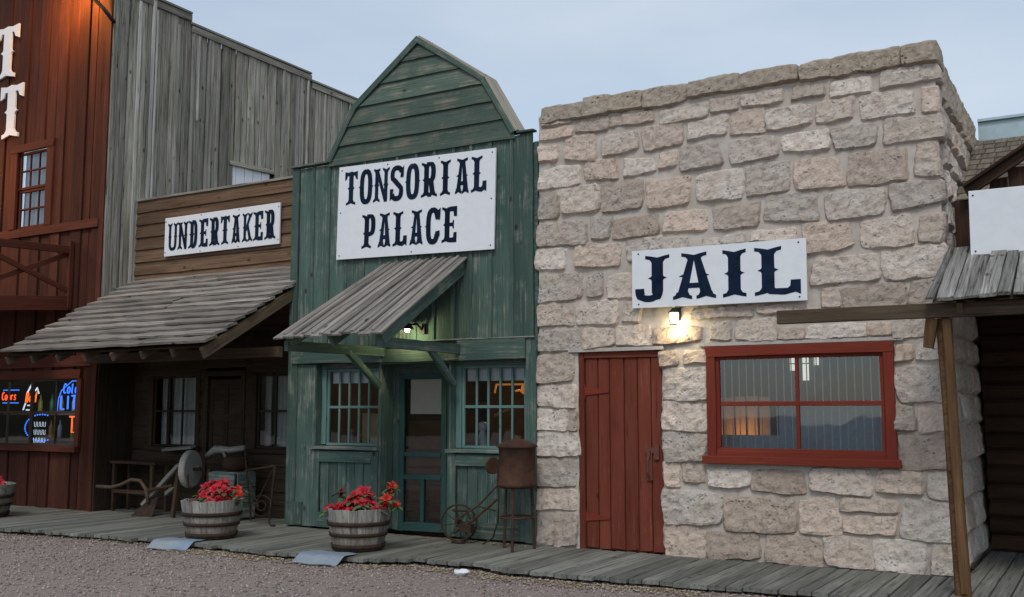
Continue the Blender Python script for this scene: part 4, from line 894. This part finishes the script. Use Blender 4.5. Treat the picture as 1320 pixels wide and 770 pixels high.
# neon tubes: strokes in (u, v)
def circ(cx, cy, rx, ry, a0=0, a1=360, n=14): return [(cx + rx * math.cos(rad(a0 + (a1 - a0) * i / n)), cy + ry * math.sin(rad(a0 + (a1 - a0) * i / n))) for i in range(n + 1)]
ST = {'C': [circ(.5, .5, .42, .5, 50, 310)], 'o': [circ(.45, .33, .36, .33)], 'r': [[(.15, .66), (.15, 0)], [(.15, .4), (.35, .62), (.7, .62)]], 's': [[(.7, .58), (.4, .68), (.15, .5), (.6, .25), (.5, .03), (.1, .08)]],
      'L': [[(.2, 1), (.2, 0), (.8, 0)]], 'I': [[(.4, 1), (.4, 0)]], 'T': [[(.0, 1), (.9, 1)], [(.45, 1), (.45, 0)]], 'E': [[(.8, 1), (.15, 1), (.15, 0), (.8, 0)], [(.15, .5), (.7, .5)]], 'l': [[(.3, 1), (.3, .05), (.5, 0)]],
      'B': [[(.15, 0), (.15, 1), (.6, .95), (.7, .75), (.5, .55), (.15, .5), (.6, .48), (.75, .25), (.55, 0), (.15, 0)]], 'u': [[(.12, .65), (.15, .1), (.45, 0), (.7, .2), (.72, .65), (.75, 0)]], 'd': [circ(.4, .33, .3, .33), [(.72, 1), (.72, 0)]]}
def neon(parent, text, x, z, y, w_, h, r, mat, slant=0, name='neon_tube'):
    for i, c in enumerate(text):
        m = MB()
        for s in ST[c]: m.tube([(x + w_ * (i + u * .9) + slant * v * h, y, z + v * h) for u, v in s], r, 6)
        m.build(name, mat, parent)
NY = .16
n1 = thing('neon_sign', 'orange script neon sign at the left end of the bar window', 'neon sign', (-14.9, NY, 1.55))
neon(n1, 'Coors', -15.10, 1.585, NY, .075, .12, .009, NEON['red']); m = MB().tube([(-15.12, NY + .03, 1.54), (-14.72, NY + .03, 1.54)], .007).tube([(-15.12, NY + .03, 1.74), (-14.72, NY + .03, 1.74)], .007); m.build('neon_tube', NEON['blue'], n1)
n2 = thing('neon_sign', 'white mountain outline neon sign with orange script in the bar window', 'neon sign', (-14.3, NY, 1.55))
MB().tube([(-14.46, NY, 1.70), (-14.35, NY, 1.85), (-14.27, NY, 1.72), (-14.23, NY, 1.77), (-14.18, NY, 1.68)], .011).build('neon_tube', NEON['white'], n2)
MB().tube([(-14.55, NY, 1.43), (-14.50, NY, 1.53)], .011).tube([(-14.47, NY, 1.43), (-14.32, NY, 1.43), (-14.30, NY, 1.50), (-14.44, NY, 1.50)], .011).build('neon_tube', NEON['white'], n2)
neon(n2, 'Bud', -14.48, 1.55, NY - .02, .095, .15, .010, NEON['orange'], .15)
pl = bpy.data.lights.new('bar_fill', 'POINT'); pl.energy = 11; pl.color = (.75, .85, 1); pl.shadow_soft_size = .3; link('bar_fill', pl, n2, T(-14.2, .42, 1.75))  # fill lamp added to brighten the bar room, not a fixture
n3 = thing('neon_sign', 'blue two line neon sign at the right end of the bar window', 'neon sign', (-13.4, NY, 1.5))
neon(n3, 'Color', -13.60, 1.68, NY, .09, .14, .010, NEON['blue'], .1); neon(n3, 'LITE', -13.66, 1.44, NY, .135, .20, .013, NEON['blue'])
MB().tube([(-13.72, NY, 1.40), (-13.70, NY, 1.60), (-13.64, NY, 1.72), (-13.40, NY, 1.86), (-13.12, NY, 1.86)], .007).build('neon_tube', NEON['blue'], n3); MB().tube([(-13.7, NY, 1.385), (-13.12, NY, 1.385)], .008).build('neon_tube', NEON['blue'], n3)
n4 = thing('neon_sign', 'orange upright bar neon sign below the blue neon sign', 'neon sign', (-13.3, NY, 1.1))
MB().tube([(-13.36, NY, 1.33), (-13.36, NY, 1.10), (-13.26, NY, 1.10), (-13.26, NY, 1.33)], .012).tube([(-13.42, NY, 1.33), (-13.2, NY, 1.33)], .012).build('neon_tube', NEON['orange'], n4)
n5 = thing('neon_sign', 'dotted blue oval neon sign with white lettering in the bar window', 'neon sign', (-14.2, NY, 1.1))
for i in range(26):
    a = rad(70 + i * 9); cx, cz = -14.08 + .40 * math.cos(a), 1.16 + .20 * math.sin(a)
    MB().tube([(cx, NY, cz - .008), (cx + .004, NY, cz + .010)], .010, 6).build('neon_dot', NEON['blue'], n5)
m = MB()
for r_ in range(3):
    for i in range(5): q = -14.33 + i * .075; m.tube([(q, NY, 1.25 - r_ * .12), (q + .01, NY, 1.18 - r_ * .12), (q + .045, NY, 1.18 - r_ * .12), (q + .05, NY, 1.25 - r_ * .12)], .0035, 5)
m.build('neon_tube', NEON['white'], n5)
# white board letters
for z, x_, ww, nm in ((6.76, -15.46, .585, 'upper'), (5.75, -15.28, .60, 'lower')):
    t_ = thing('sign_letter', 'white wooden letter T on the red wall, %s of the two' % nm, 'letter', (x_ + ww / 2, 0, z))
    letter(t_, 'T', x_ + .02, z, -.015, ww - .02, .87, .20, WHITE, 'letter_board', thick=.03)
# gooseneck lamp lighting the top of the red wall
gk = thing('gooseneck_lamp', 'black gooseneck lamp casting orange light on the top of the red wall', 'lamp', (-12.6, 0, 7.2))
MB().tube([(-12.55, -.03, 7.18), (-12.70, -.12, 7.40), (-12.88, -.25, 7.62), (-13.0, -.36, 7.85), (-13.1, -.45, 7.98), (-13.18, -.48, 7.96)], .03, 8).build('arm', IRON, gk, smooth=True)
MB().lathe([(0, .16), (.05, .15), (.07, .08), (.20, -.05), (.19, -.055), (.05, .06), (0, .07)], 18).build('lamp_shade', IRON, gk, T(-13.2, -.5, 7.86), True)
MB().lathe([(0, -.06), (.035, -.04), (.04, 0), (.02, .05), (0, .05)], 10).build('bulb', emit('sodium_bulb', (1, .42, .08), 12), gk, T(-13.2, -.5, 7.86), True)
pl = bpy.data.lights.new('sodium_light', 'POINT'); pl.energy = 150; pl.color = (1, .44, .08); pl.shadow_soft_size = .06; link('sodium_light', pl, gk, T(-13.2, -.5, 7.74))
gk2 = thing('gooseneck_lamp', 'black gooseneck lamp on the red wall beyond the left edge, lighting the balcony', 'lamp', (-16.4, 0, 5.4))
MB().tube([(-16.4, -.02, 5.2), (-16.4, -.3, 5.55), (-16.4, -.75, 5.75), (-16.4, -1.0, 5.6)], .03, 8).build('arm', IRON, gk2, smooth=True)
MB().lathe([(0, .16), (.05, .15), (.07, .08), (.20, -.05), (.19, -.055), (.05, .06), (0, .07)], 18).build('lamp_shade', IRON, gk2, T(-16.4, -1.0, 5.5), True)
MB().lathe([(0, -.06), (.035, -.04), (.04, 0), (.02, .05), (0, .05)], 10).build('bulb', bpy.data.materials['sodium_bulb'], gk2, T(-16.4, -1.0, 5.5), True)
pl = bpy.data.lights.new('sodium_light', 'POINT'); pl.energy = 140; pl.color = (1, .44, .08); pl.shadow_soft_size = .06; link('sodium_light', pl, gk2, T(-16.4, -1.0, 5.38))

# ================================================================== cabin at the right
cbn = thing('dark_cabin_building', 'dark timber cabin with shingle roof and gable right of the jail', 'building', (.6, 1, 0))
LOGS = wood('dark_log_wood', (.040, .022, .015), (.07, .038, .025), var=.2, knots=.2)
for i, z in enumerate(np.arange(.0, 2.7, .17)): board('wall_log', cbn, LOGS, (-1.16, 2.0, z + .085), (3.0, 2.0, z + .085), .165, .07, FR, n=4, c=.03)
MB().box(-1.17, 3.0, 2.02, 2.9, 0, 3.6).box(-1.17, 3.0, .25, 2.02, 2.72, 2.78).build('wall_core', DARK, cbn)
# main roof, shingle by shingle
y0, z0, y1, z1 = .62, 3.36, 2.86, 4.45; rows = 11
sl = Vector((0, y1 - y0, z1 - z0)).normalized(); nS = Vector((0, -sl.z, sl.y))
for r_ in range(rows):
    x = -1.16 + U(-.06, 0); b_ = Vector((0, y0, z0)) + sl * (r_ * (Vector((0, y1 - y0, z1 - z0)).length / rows))
    while x < .9:
        wq = U(.09, .17); p = Vector((x + wq / 2, b_.y, b_.z)) + nS * .014 + sl * U(-.01, .01)
        q = p + sl * .30; board('shingle', cbn, SHING, p + nS * .014, q, wq - .008, .012, nS, n=1, jw=.002, jt=.002, end=.006, c=.002); x += wq
MB().add([(-1.17, y0, z0 - .01), (3, y0, z0 - .01), (3, y1, z1 - .01), (-1.17, y1, z1 - .01)], [(0, 1, 2, 3)]).build('roof_deck', DBROWN, cbn)
MB().box(-1.17, 3, 2.86, 2.92, 4.40, 4.70).box(-1.17, 3, 2.82, 2.94, 4.70, 4.73).build('ridge_flashing', FLASH, cbn)
# front gable
board('rake_board', cbn, DBROWN, (-1.04, .18, 3.36), (.39, .18, 4.23), .08, .05, FR, n=3); board('rake_trim', cbn, LOGS, (-1.05, .12, 3.395), (.39, .12, 4.275), .16, .025, (-.52, 0, .85), n=3)
for i in range(9): board('gable_board', cbn, LOGS, (-1.08 + i * .15 , .26, 2.8), (-1.08 + i * .15, .26, 3.30 + i * .09), .145, .02, FR, n=2)
sg = thing('blank_sign', 'blank white board sign above the plank porch roof at the right edge', 'sign', (.1, -.1, 2.75))
board('signboard', sg, WHITE, (-1.0, -.09, 3.035), (1.2, -.09, 3.035), .575, .025, FR, n=2, jw=.001, jt=.001); MB().box(-.96, 1.15, -.09, -.05, 2.70, 2.76).build('rail', DBROWN, sg)
for z in (2.79, 3.28): MB().lathe([(0, .005), (.007, .004), (.008, 0)], 8).build('screw', RUSTD, sg, frame((-.96, -.117, z), Vector((1, 0, 0)), Vector((0, 0, 1)), Vector((0, -1, 0))))
# plank porch
pp = thing('plank_porch', 'porch roof of split grey planks on a brown post at the right', 'porch', (.6, -1, 0))
nP = Vector((0, -.44, 1)).normalized(); x = -1.235
while x < 1.4:
    wq = U(.055, .13); e = U(-.035, .03); t_ = U(.014, .032)
    board('porch_plank', pp, RAWP, (x + wq / 2 + U(-.02, .02), -1.17 + e, 2.275 + U(0, .012)), (x + wq / 2 + U(-.01, .02), .12, 2.84 + U(0, .012)), wq - U(.002, .01), t_, nP, n=6, jw=.004, jt=.003, end=.02); x += wq
MB().add([(-1.19, -1.12, 2.262), (1.5, -1.12, 2.262), (1.5, .14, 2.82), (-1.19, .14, 2.82)], [(0, 1, 2, 3)]).build('roof_underlay', DBROWN, pp)
board('porch_beam', pp, BEAMW, (-2.435, -.97, 2.21), (2.5, -.97, 2.205), .115, .07, FR, n=7, jw=.004)
for q in (-1.0, -.4, .2, .8): board('rafter', pp, BEAMW, (q, -1.08, 2.255), (q, .1, 2.78), .05, .09, (0, .4, -.9), n=2)
MB().tube([(-1.085, -.93, -.0), (-1.10, -.935, .6), (-1.115, -.925, 1.3), (-1.135, -.93, 2.15)], [.062, .058, .057, .060], 10).build('post', POSTW, pp)
board('bracket', pp, POSTW, (-1.245, -.96, 1.92), (-1.215, -.96, 2.15), .08, .07, FR, n=2, taper=.2)
for q in (-.99, ): board('post_split', pp, POSTW, (-1.085 + .02, -.995, .02), (-1.125 + .02, -.995, 2.14), .06, .02, FR, n=8, jw=.006)

# ================================================================== barrels with poinsettias
def stave_mesh(n, H, r0, r1, seed):
    r = random.Random(seed); v = []; f = []; a = math.pi / n * .965; t_ = .028; dz = r.uniform(-.008, .012); seg = 5
    for i in range(seg + 1):
        x = i / seg; R = r0 + (r1 - r0) * x + .018 * math.sin(math.pi * (x * .55)) ; jj = r.uniform(-.002, .002)
        z = H * x + (dz if i == seg else 0)
        for (ang, rr_) in ((-a, R), (0, R + .002), (a, R), (a, R - t_), (-a, R - t_)): v.append((z, (rr_ + jj) * math.sin(ang), (rr_ + jj) * math.cos(ang)))
    for i in range(seg):
        for k in range(5): f.append((i * 5 + k, (i + 1) * 5 + k, (i + 1) * 5 + (k + 1) % 5, i * 5 + (k + 1) % 5))
    f += [(0, 1, 2, 3, 4), tuple(seg * 5 + k for k in (4, 3, 2, 1, 0))]
    return mesh('stave', v, f, BARW)
def barrel(x, y, label, R=.35, H=.42, tiltx=0):
    b = thing('half_barrel_planter', label, 'planter', (x, y, 0), 'half barrel planters on the boardwalk'); n = 24; r0, r1 = R * .80, R
    ms = [stave_mesh(n, H, r0, r1, s + int(x * 10)) for s in range(5)]
    for i in range(n):
        a = i * 2 * math.pi / n; X = Vector((0, 0, 1)); Z = Vector((math.cos(a), math.sin(a), 0)); Y = Z.cross(X)
        link('stave', ms[rnd.randrange(5)], b, frame((x, y, .012), X, Y, Z))
    def Rr(z): u = z / H; return r0 + (r1 - r0) * u + .018 * math.sin(math.pi * u * .55)
    for z, h in ((.035, .05), (.155, .035), (.265, .042)):
        MB().lathe([(Rr(z) + .004, z - h / 2 + .01), (Rr(z) + .011, z - h / 2 + .01), (Rr(z + h) + .010, z + h / 2 + .012), (Rr(z + h) + .002, z + h / 2 + .012)], 36).build('hoop', RUSTD, b, T(x, y, 0), True)
    MB().lathe([(0, .36), (R * .5, .365), (R * .92, .35)], 20).build('soil', SOIL, b, T(x, y, 0), True)
    return b
def petal(m, c, d, up, Ln, wd, curl):
    d = d.normalized(); s = d.cross(up).normalized(); n_ = s.cross(d)
    pts = []
    for u, ww in ((0, .15), (.35, .9), (.6, 1), (.82, .6), (1, .02)):
        p = c + d * (Ln * u) + n_ * (curl * Ln * (u * u) * -1 + .06 * Ln * u); pts.append((p - s * wd * ww / 2 + n_ * .10 * wd * ww, p, p + s * wd * ww / 2 + n_ * .10 * wd * ww))
    v = [q for t_ in pts for q in t_]; f = []
    for i in range(4):
        for k in range(2): f.append((i * 3 + k, i * 3 + k + 1, i * 3 + k + 4, i * 3 + k + 3))
    m.add(v, f)
def bloom_mesh(seed, mat):
    r = random.Random(seed); m = MB(); up = Vector((0, 0, 1))
    for ring_, (k, Ln, el_) in enumerate(((6, .085, -.05), (6, .068, .35), (4, .045, .8))):
        for i in range(k):
            a = i * 2 * math.pi / k + ring_ * .5 + r.uniform(-.25, .25); e = el_ + r.uniform(-.2, .2)
            petal(m, Vector((0, 0, .004 * ring_)), Vector((math.cos(a) * math.cos(e), math.sin(a) * math.cos(e), math.sin(e))), up, Ln * r.uniform(.8, 1.2), .042 * r.uniform(.8, 1.15), r.uniform(.05, .4))
    return mesh('bloom', m.v, m.f, mat, False)
BL = [bloom_mesh(s, PET) for s in range(4)] + [bloom_mesh(9, PETO), bloom_mesh(10, PETO)]
def flowers(x, y, label, spots, seed):
    r = random.Random(seed); p = thing('poinsettia_plant', label, 'plant', (x, y, .36), 'red poinsettias in the half barrels')
    fm = MB(); stm = MB()
    for (dx, dy, dz, sc_, kind) in spots:
        c = Vector((x + dx, y + dy, .40 + dz)); out_ = Vector((dx + r.uniform(-.1, .1), dy - .16 + r.uniform(-.1, .1), .22 + r.uniform(-.05, .15))).normalized()
        q = out_.to_track_quat('Z', 'Y').to_matrix().to_4x4() @ Matrix.Rotation(r.uniform(0, 6), 4, 'Z') @ Matrix.Scale(sc_, 4)
        link('bloom', BL[kind + r.randrange(2 if kind == 4 else 4)], p, T(*c) @ q)
        stm.tube([(x + dx * .35, y + dy * .35, .34), tuple(c - Vector((dx * .2, dy * .2, .05))), tuple(c)], .006, 5)
        for k in range(5):
            a = r.uniform(0, 6.28); petal(fm, c - Vector((0, 0, .025)) , Vector((math.cos(a), math.sin(a), r.uniform(-.3, .25))), Vector((0, 0, 1)), r.uniform(.09, .15), .055, .3)
    fm.build('leaves', LEAF, p); stm.build('stems', LEAF, p); return p
def dome(n, seed, rx=.26, ry=.24, h=.17, off=(0, 0)):
    r = random.Random(seed); o = []
    for i in range(n):
        a = i * 2.4 + r.uniform(-.3, .3); q = math.sqrt((i + .5) / n); o.append((off[0] + rx * q * math.cos(a), off[1] + ry * q * math.sin(a), h * (1 - q * q) + r.uniform(-.02, .03), r.uniform(.75, 1.15), 0))
    return o
barrel(-8.84, -1.30, 'weathered half barrel planter in front of the shaded brown porch', .325, .41)
flowers(-8.84, -1.30, 'dense red poinsettia filling the half barrel before the brown porch', dome(26, 3, .23, .2, .20, (.06, 0)) + [(.36, .05, .10, .8, 4), (.30, .1, .15, .7, 4)], 21)
barrel(-6.80, -1.22, 'weathered half barrel planter in front of the green shop', .315, .41)
flowers(-6.80, -1.22, 'red poinsettia with a stray orange red branch in the barrel before the green shop', dome(16, 5, .16, .16, .17, (.03, 0)) + dome(8, 6, .2, .08, .02, (-.12, -.16)) + [(-.21, -.02, .19, .7, 0), (-.23, .0, .14, .7, 0), (.33, .10, .20, .85, 4), (.36, .0, .13, .9, 4), (.42, .08, .07, .8, 4), (.30, .05, .07, .8, 4), (.36, .1, .25, .8, 4), (.26, -.05, .03, .7, 0)], 22)
barrel(-13.20, -1.22, 'half barrel planter cut by the left edge beside the bar window', .335, .42)
flowers(-13.20, -1.22, 'red poinsettia in the barrel at the left edge of the photo', dome(16, 8, .24, .2, .12, (.05, 0)), 23)
# metal sheets bent over the boardwalk edge
def sheet(x, y, w_, dpt, ang, label):
    v = []; f = []; n = 8; R_ = Matrix.Rotation(ang, 3, 'Z')
    prof = [(0, .012), (.09, .014), (.17, .015), (.225, .012), (.26, -.006), (.31, -.038), (.36, -.058)]
    for k, (dd, zz_) in enumerate(prof):
        for i in range(n + 1):
            p = R_ @ Vector((w_ * (i / n - .5), -dd * dpt / .36, 0)); v.append((x + p.x, y + p.y, zz_ + .004 * math.sin(i * 1.3 + k)))
    k = n + 1; f = [(j * k + i, (j + 1) * k + i, (j + 1) * k + i + 1, j * k + i + 1) for j in range(len(prof) - 1) for i in range(n)]
    v2 = [(a, b, c - .004) for a, b, c in v]; nv = len(v)
    o = link('metal_sheet', mesh('metal_sheet', v + v2, f + [tuple(nv + q for q in t_[::-1]) for t_ in f], ZINC, True)); return tag(o, label, 'metal sheet', 'metal sheets under the barrels')
sheet(-8.95, -1.55, .52, .38, rad(12), 'bluish metal sheet bent over the boardwalk edge under the barrel by the brown porch')
sheet(-6.82, -1.55, .54, .38, rad(5), 'bluish metal sheet bent over the boardwalk edge under the barrel by the green shop')
# crumpled paper
bm = bmesh.new(); bmesh.ops.create_icosphere(bm, subdivisions=2, radius=.05)
for q in bm.verts: q.co = Vector((q.co.x * 1.6, q.co.y * 1.1, q.co.z * .6)) * (1 + .5 * noise.noise(q.co * 40))
me = bpy.data.meshes.new('paper'); bm.to_mesh(me); bm.free(); me.materials.append(WHITE)
tag(link('crumpled_paper', me, None, T(-5.22, -1.68, -.045)), 'crumpled white paper on the gravel beside the boardwalk', 'litter')

# ================================================================== rusty boiler on a stand
bo = thing('rusty_boiler', 'rusty metal drum with conical lid on pipe legs beside the jail corner', 'boiler', (-5.37, -.42, 0))
bx_, by_ = -5.37, -.42
MB().lathe([(0, .62), (.17, .625), (.208, .645), (.208, .675), (.192, .69), (.192, 1.03), (.205, 1.04), (.205, 1.055)], 28).build('drum', RUST, bo, T(bx_, by_, 0), True)
MB().lathe([(.215, 1.045), (.215, 1.06), (.19, 1.075), (.10, 1.115), (.045, 1.125), (.04, 1.16), (.0, 1.165)], 28).build('lid', RUST, bo, T(bx_, by_, 0), True)
for a in (-75, 50, 165):
    q = rad(a); MB().tube([(bx_ + .16 * math.cos(q), by_ + .16 * math.sin(q), .63), (bx_ + .19 * math.cos(q), by_ + .19 * math.sin(q), 0)], .016, 8).build('leg', RUST, bo)
MB().ring((bx_, by_, .33), (0, 0, 1), .178, .011, 28, 6).build('brace_ring', RUST, bo)
# hand cultivator
cu = thing('wheel_cultivator', 'rusty iron wheel cultivator leaning on the green shop front', 'cultivator', (-6.1, -.25, 0))
wc = Vector((-6.22, -.22, .205)); axw = Vector((.35, -.94, 0))
wh = MB().ring(wc, axw, .195, .011, 32, 6).ring(wc, axw, .03, .016, 12, 6); wh.build('wheel', RUSTD, cu)
sp_ = MB(); aa = axw.normalized(); e1 = aa.orthogonal().normalized(); e2 = aa.cross(e1)
for i in range(8): t_ = i * math.pi / 4 + .2; sp_.tube([wc, wc + (e1 * math.cos(t_) + e2 * math.sin(t_)) * .193], .005, 5)
sp_.build('spokes', RUSTD, cu)
MB().tube([wc + Vector((.0, -.05, .04)), (-5.98, -.2, .40), (-5.66, -.16, .72), (-5.58, -.15, .74)], .010, 7).build('handle', RUST, cu); MB().tube([(-6.25, -.28, .10), (-6.02, -.26, .24), (-5.72, -.24, .48)], .014, 7).build('beam', RUST, cu)
MB().tube([(-5.95, -.26, .40), (-5.74, -.24, .36)], .010, 6).tube([(-6.05, -.26, .26), (-6.1, -.24, .34), (-6.28, -.25, .34)], .014, 6).build('cross_bar', RUSTD, cu)
MB().tube([(-6.10, -.27, .20), (-6.08, -.28, .06), (-6.16, -.30, .015)], .012, 6).box(-6.24, -6.10, -.34, -.26, .005, .02).box(-6.16, -6.02, -.30, -.22, .12, .20).build('blade', RUSTD, cu)
MB().tube([(-5.73, -.22, .90), (-5.70, -.24, .5), (-5.70, -.26, .25), (-5.75, -.28, .08), (-5.86, -.30, .012)], .010, 6).build('tine', RUSTD, cu)
pu = MB().lathe([(0, -.012), (.09, -.016), (.082, 0), (.09, .016), (0, .012)], 20); pu.build('pulley', RUST, cu, frame((-5.80, -.20, .83), Vector((0, 0, 1)), Vector((.9, -.43, 0)).cross(Vector((0, 0, 1))), Vector((.9, -.43, 0)).normalized()))

# ================================================================== old tools on the shaded porch
gd = thing('grindstone', 'round pale grindstone on a pole frame on the shaded porch', 'grindstone', (-10.8, .1, 0))
gn = Vector((.95, .31, 0)).normalized()
MB().lathe([(0, -.045), (.235, -.045), (.25, -.03), (.25, .03), (.235, .045), (0, .045)], 30).build('stone_wheel', WHEEL, gd, frame((-10.76, .10, .64), Vector((0, 0, 1)), gn.cross(Vector((0, 0, 1))), gn), False)
MB().tube([Vector((-10.76, .10, .64)) - gn * .16, Vector((-10.76, .10, .64)) + gn * .16], .02).build('axle', RUSTD, gd)
PALE = wood('pale_grey_pole', (.22, .21, .19), (.34, .33, .30), var=.1)
board('frame_pole', gd, PALE, (-11.55, .02, .14), (-10.78, -.06, .70), .05, .05, FR, n=3); board('frame_pole', gd, PALE, (-11.3, .20, .28), (-10.72, .24, .68), .05, .05, FR, n=3)
for a in ((-10.9, -.02), (-10.6, .25)): board('leg', gd, DBROWN, (a[0], a[1], 0), (a[0] + .08, a[1], .64), .05, .05, FR, n=2)
MB().tube([(-10.70, .0, .62), (-10.62, -.05, .42), (-10.55, -.08, .42)], .010, 6).build('crank', RUSTD, gd)
sb = thing('low_work_bench', 'dark low work bench against the red building side wall', 'bench', (-12.0, .35, 0))
board('bench_top', sb, DBROWN, (-12.5, .35, .67), (-11.55, .35, .67), .34, .035, (0, 0, 1), n=3)
for q in (-12.42, -11.63):
    for s in (.22, .48): board('leg', sb, DBROWN, (q, s, 0), (q, s, .67), .05, .04, FR, n=2)
board('stretcher', sb, DBROWN, (-12.42, .20, .28), (-11.63, .20, .28), .05, .03, FR, n=2)
pk = thing('loose_plank', 'pale plank lying along the window sill on the shaded porch', 'plank', (-11.4, .5, .8))
board('plank_body', pk, PALE, (-11.75, .50, .855), (-11.15, .50, .90), .09, .03, (0, -.3, 1), n=3)
pk = thing('wooden_yoke', 'pale grey wooden yoke resting behind the grindstone', 'yoke', (-10.3, .4, .8))
MB().tube([(-10.72, .35, .80), (-10.55, .35, .90), (-10.3, .35, .89), (-10.02, .35, .93)], [.04, .06, .045, .035], 8).tube([(-10.42, .35, .88), (-10.3, .28, .80)], .02, 6).build('yoke_body', PALE, pk, smooth=True)
ph = thing('plough', 'old walking plough with a curved wooden handle on the shaded porch', 'plough', (-11.8, -.05, 0))
MB().tube([(-12.42, -.08, .36), (-12.1, -.1, .36), (-11.9, -.1, .40), (-11.68, -.1, .48), (-11.5, -.1, .47), (-11.38, -.1, .36), (-11.33, -.1, .18)], .024, 8).build('handle', simple('worn_handle_wood', (.12, .085, .05), None, 9, .8), ph, smooth=True)
MB().tube([(-11.40, -.1, .34), (-10.95, -.02, .42)], .022, 7).build('plough_beam', DBROWN, ph); MB().add([(-11.55, -.2, .0), (-11.2, -.14, .0), (-11.25, .0, .26), (-11.42, .02, .24), (-11.36, -.06, .02)], [(0, 1, 2, 3), (0, 4, 1), (1, 4, 2), (2, 4, 3), (3, 4, 0)]).build('share', RUSTD, ph)
ct = thing('green_grey_crate', 'small greenish grey wooden crate on the porch behind the barrel', 'crate', (-10.1, .2, .0))
for i in range(3): board('slat', ct, GSILL, (-10.36, .08, .12 + i * .2), (-9.90, .08, .12 + i * .2), .19, .02, FR, n=1)
for i in range(3): board('slat', ct, GSILL, (-9.89, .10, .12 + i * .2), (-9.89, .42, .12 + i * .2), .19, .02, (1, 0, 0), n=1)
MB().box(-10.36, -9.90, .10, .42, .60, .62).build('crate_lid', GSILL, ct)
po = thing('rusty_pot', 'rusty iron pot sitting on the crate', 'pot', (-10.1, .25, .62))
MB().lathe([(0, .0), (.10, .0), (.16, .05), (.175, .11), (.15, .17), (.16, .185), (.13, .185), (.12, .16), (0, .1)], 20).build('pot_body', RUST, po, T(-10.08, .25, .622), True)
fr_ = thing('iron_rake_frame', 'thin rusty iron frame with upright leg beside the green shop corner', 'frame', (-9.25, -.1, 0))
MB().tube([(-9.58, -.08, .66), (-9.02, -.12, .74)], .012, 6).build('top_bar', RUSTD, fr_); MB().tube([(-9.02, -.12, .74), (-9.10, -.12, .05), (-9.06, -.13, .012), (-8.99, -.13, .012)], .014, 6).build('leg', RUSTD, fr_)
MB().tube([(-9.55, -.08, .66), (-9.30, -.1, .22)], .008, 6).tube([(-9.04, -.12, .72), (-9.36, -.1, .24)], .008, 6).tube([(-9.62, .1, .02), (-9.58, -.08, .90)], .012, 6).build('cross_rod', RUSTD, fr_); MB().ring((-9.40, .05, .22), (.4, -.9, 0), .13, .008, 24, 5).ring((-9.40, .05, .22), (.4, -.9, 0), .06, .008, 16, 5).build('gear_ring', RUSTD, fr_)
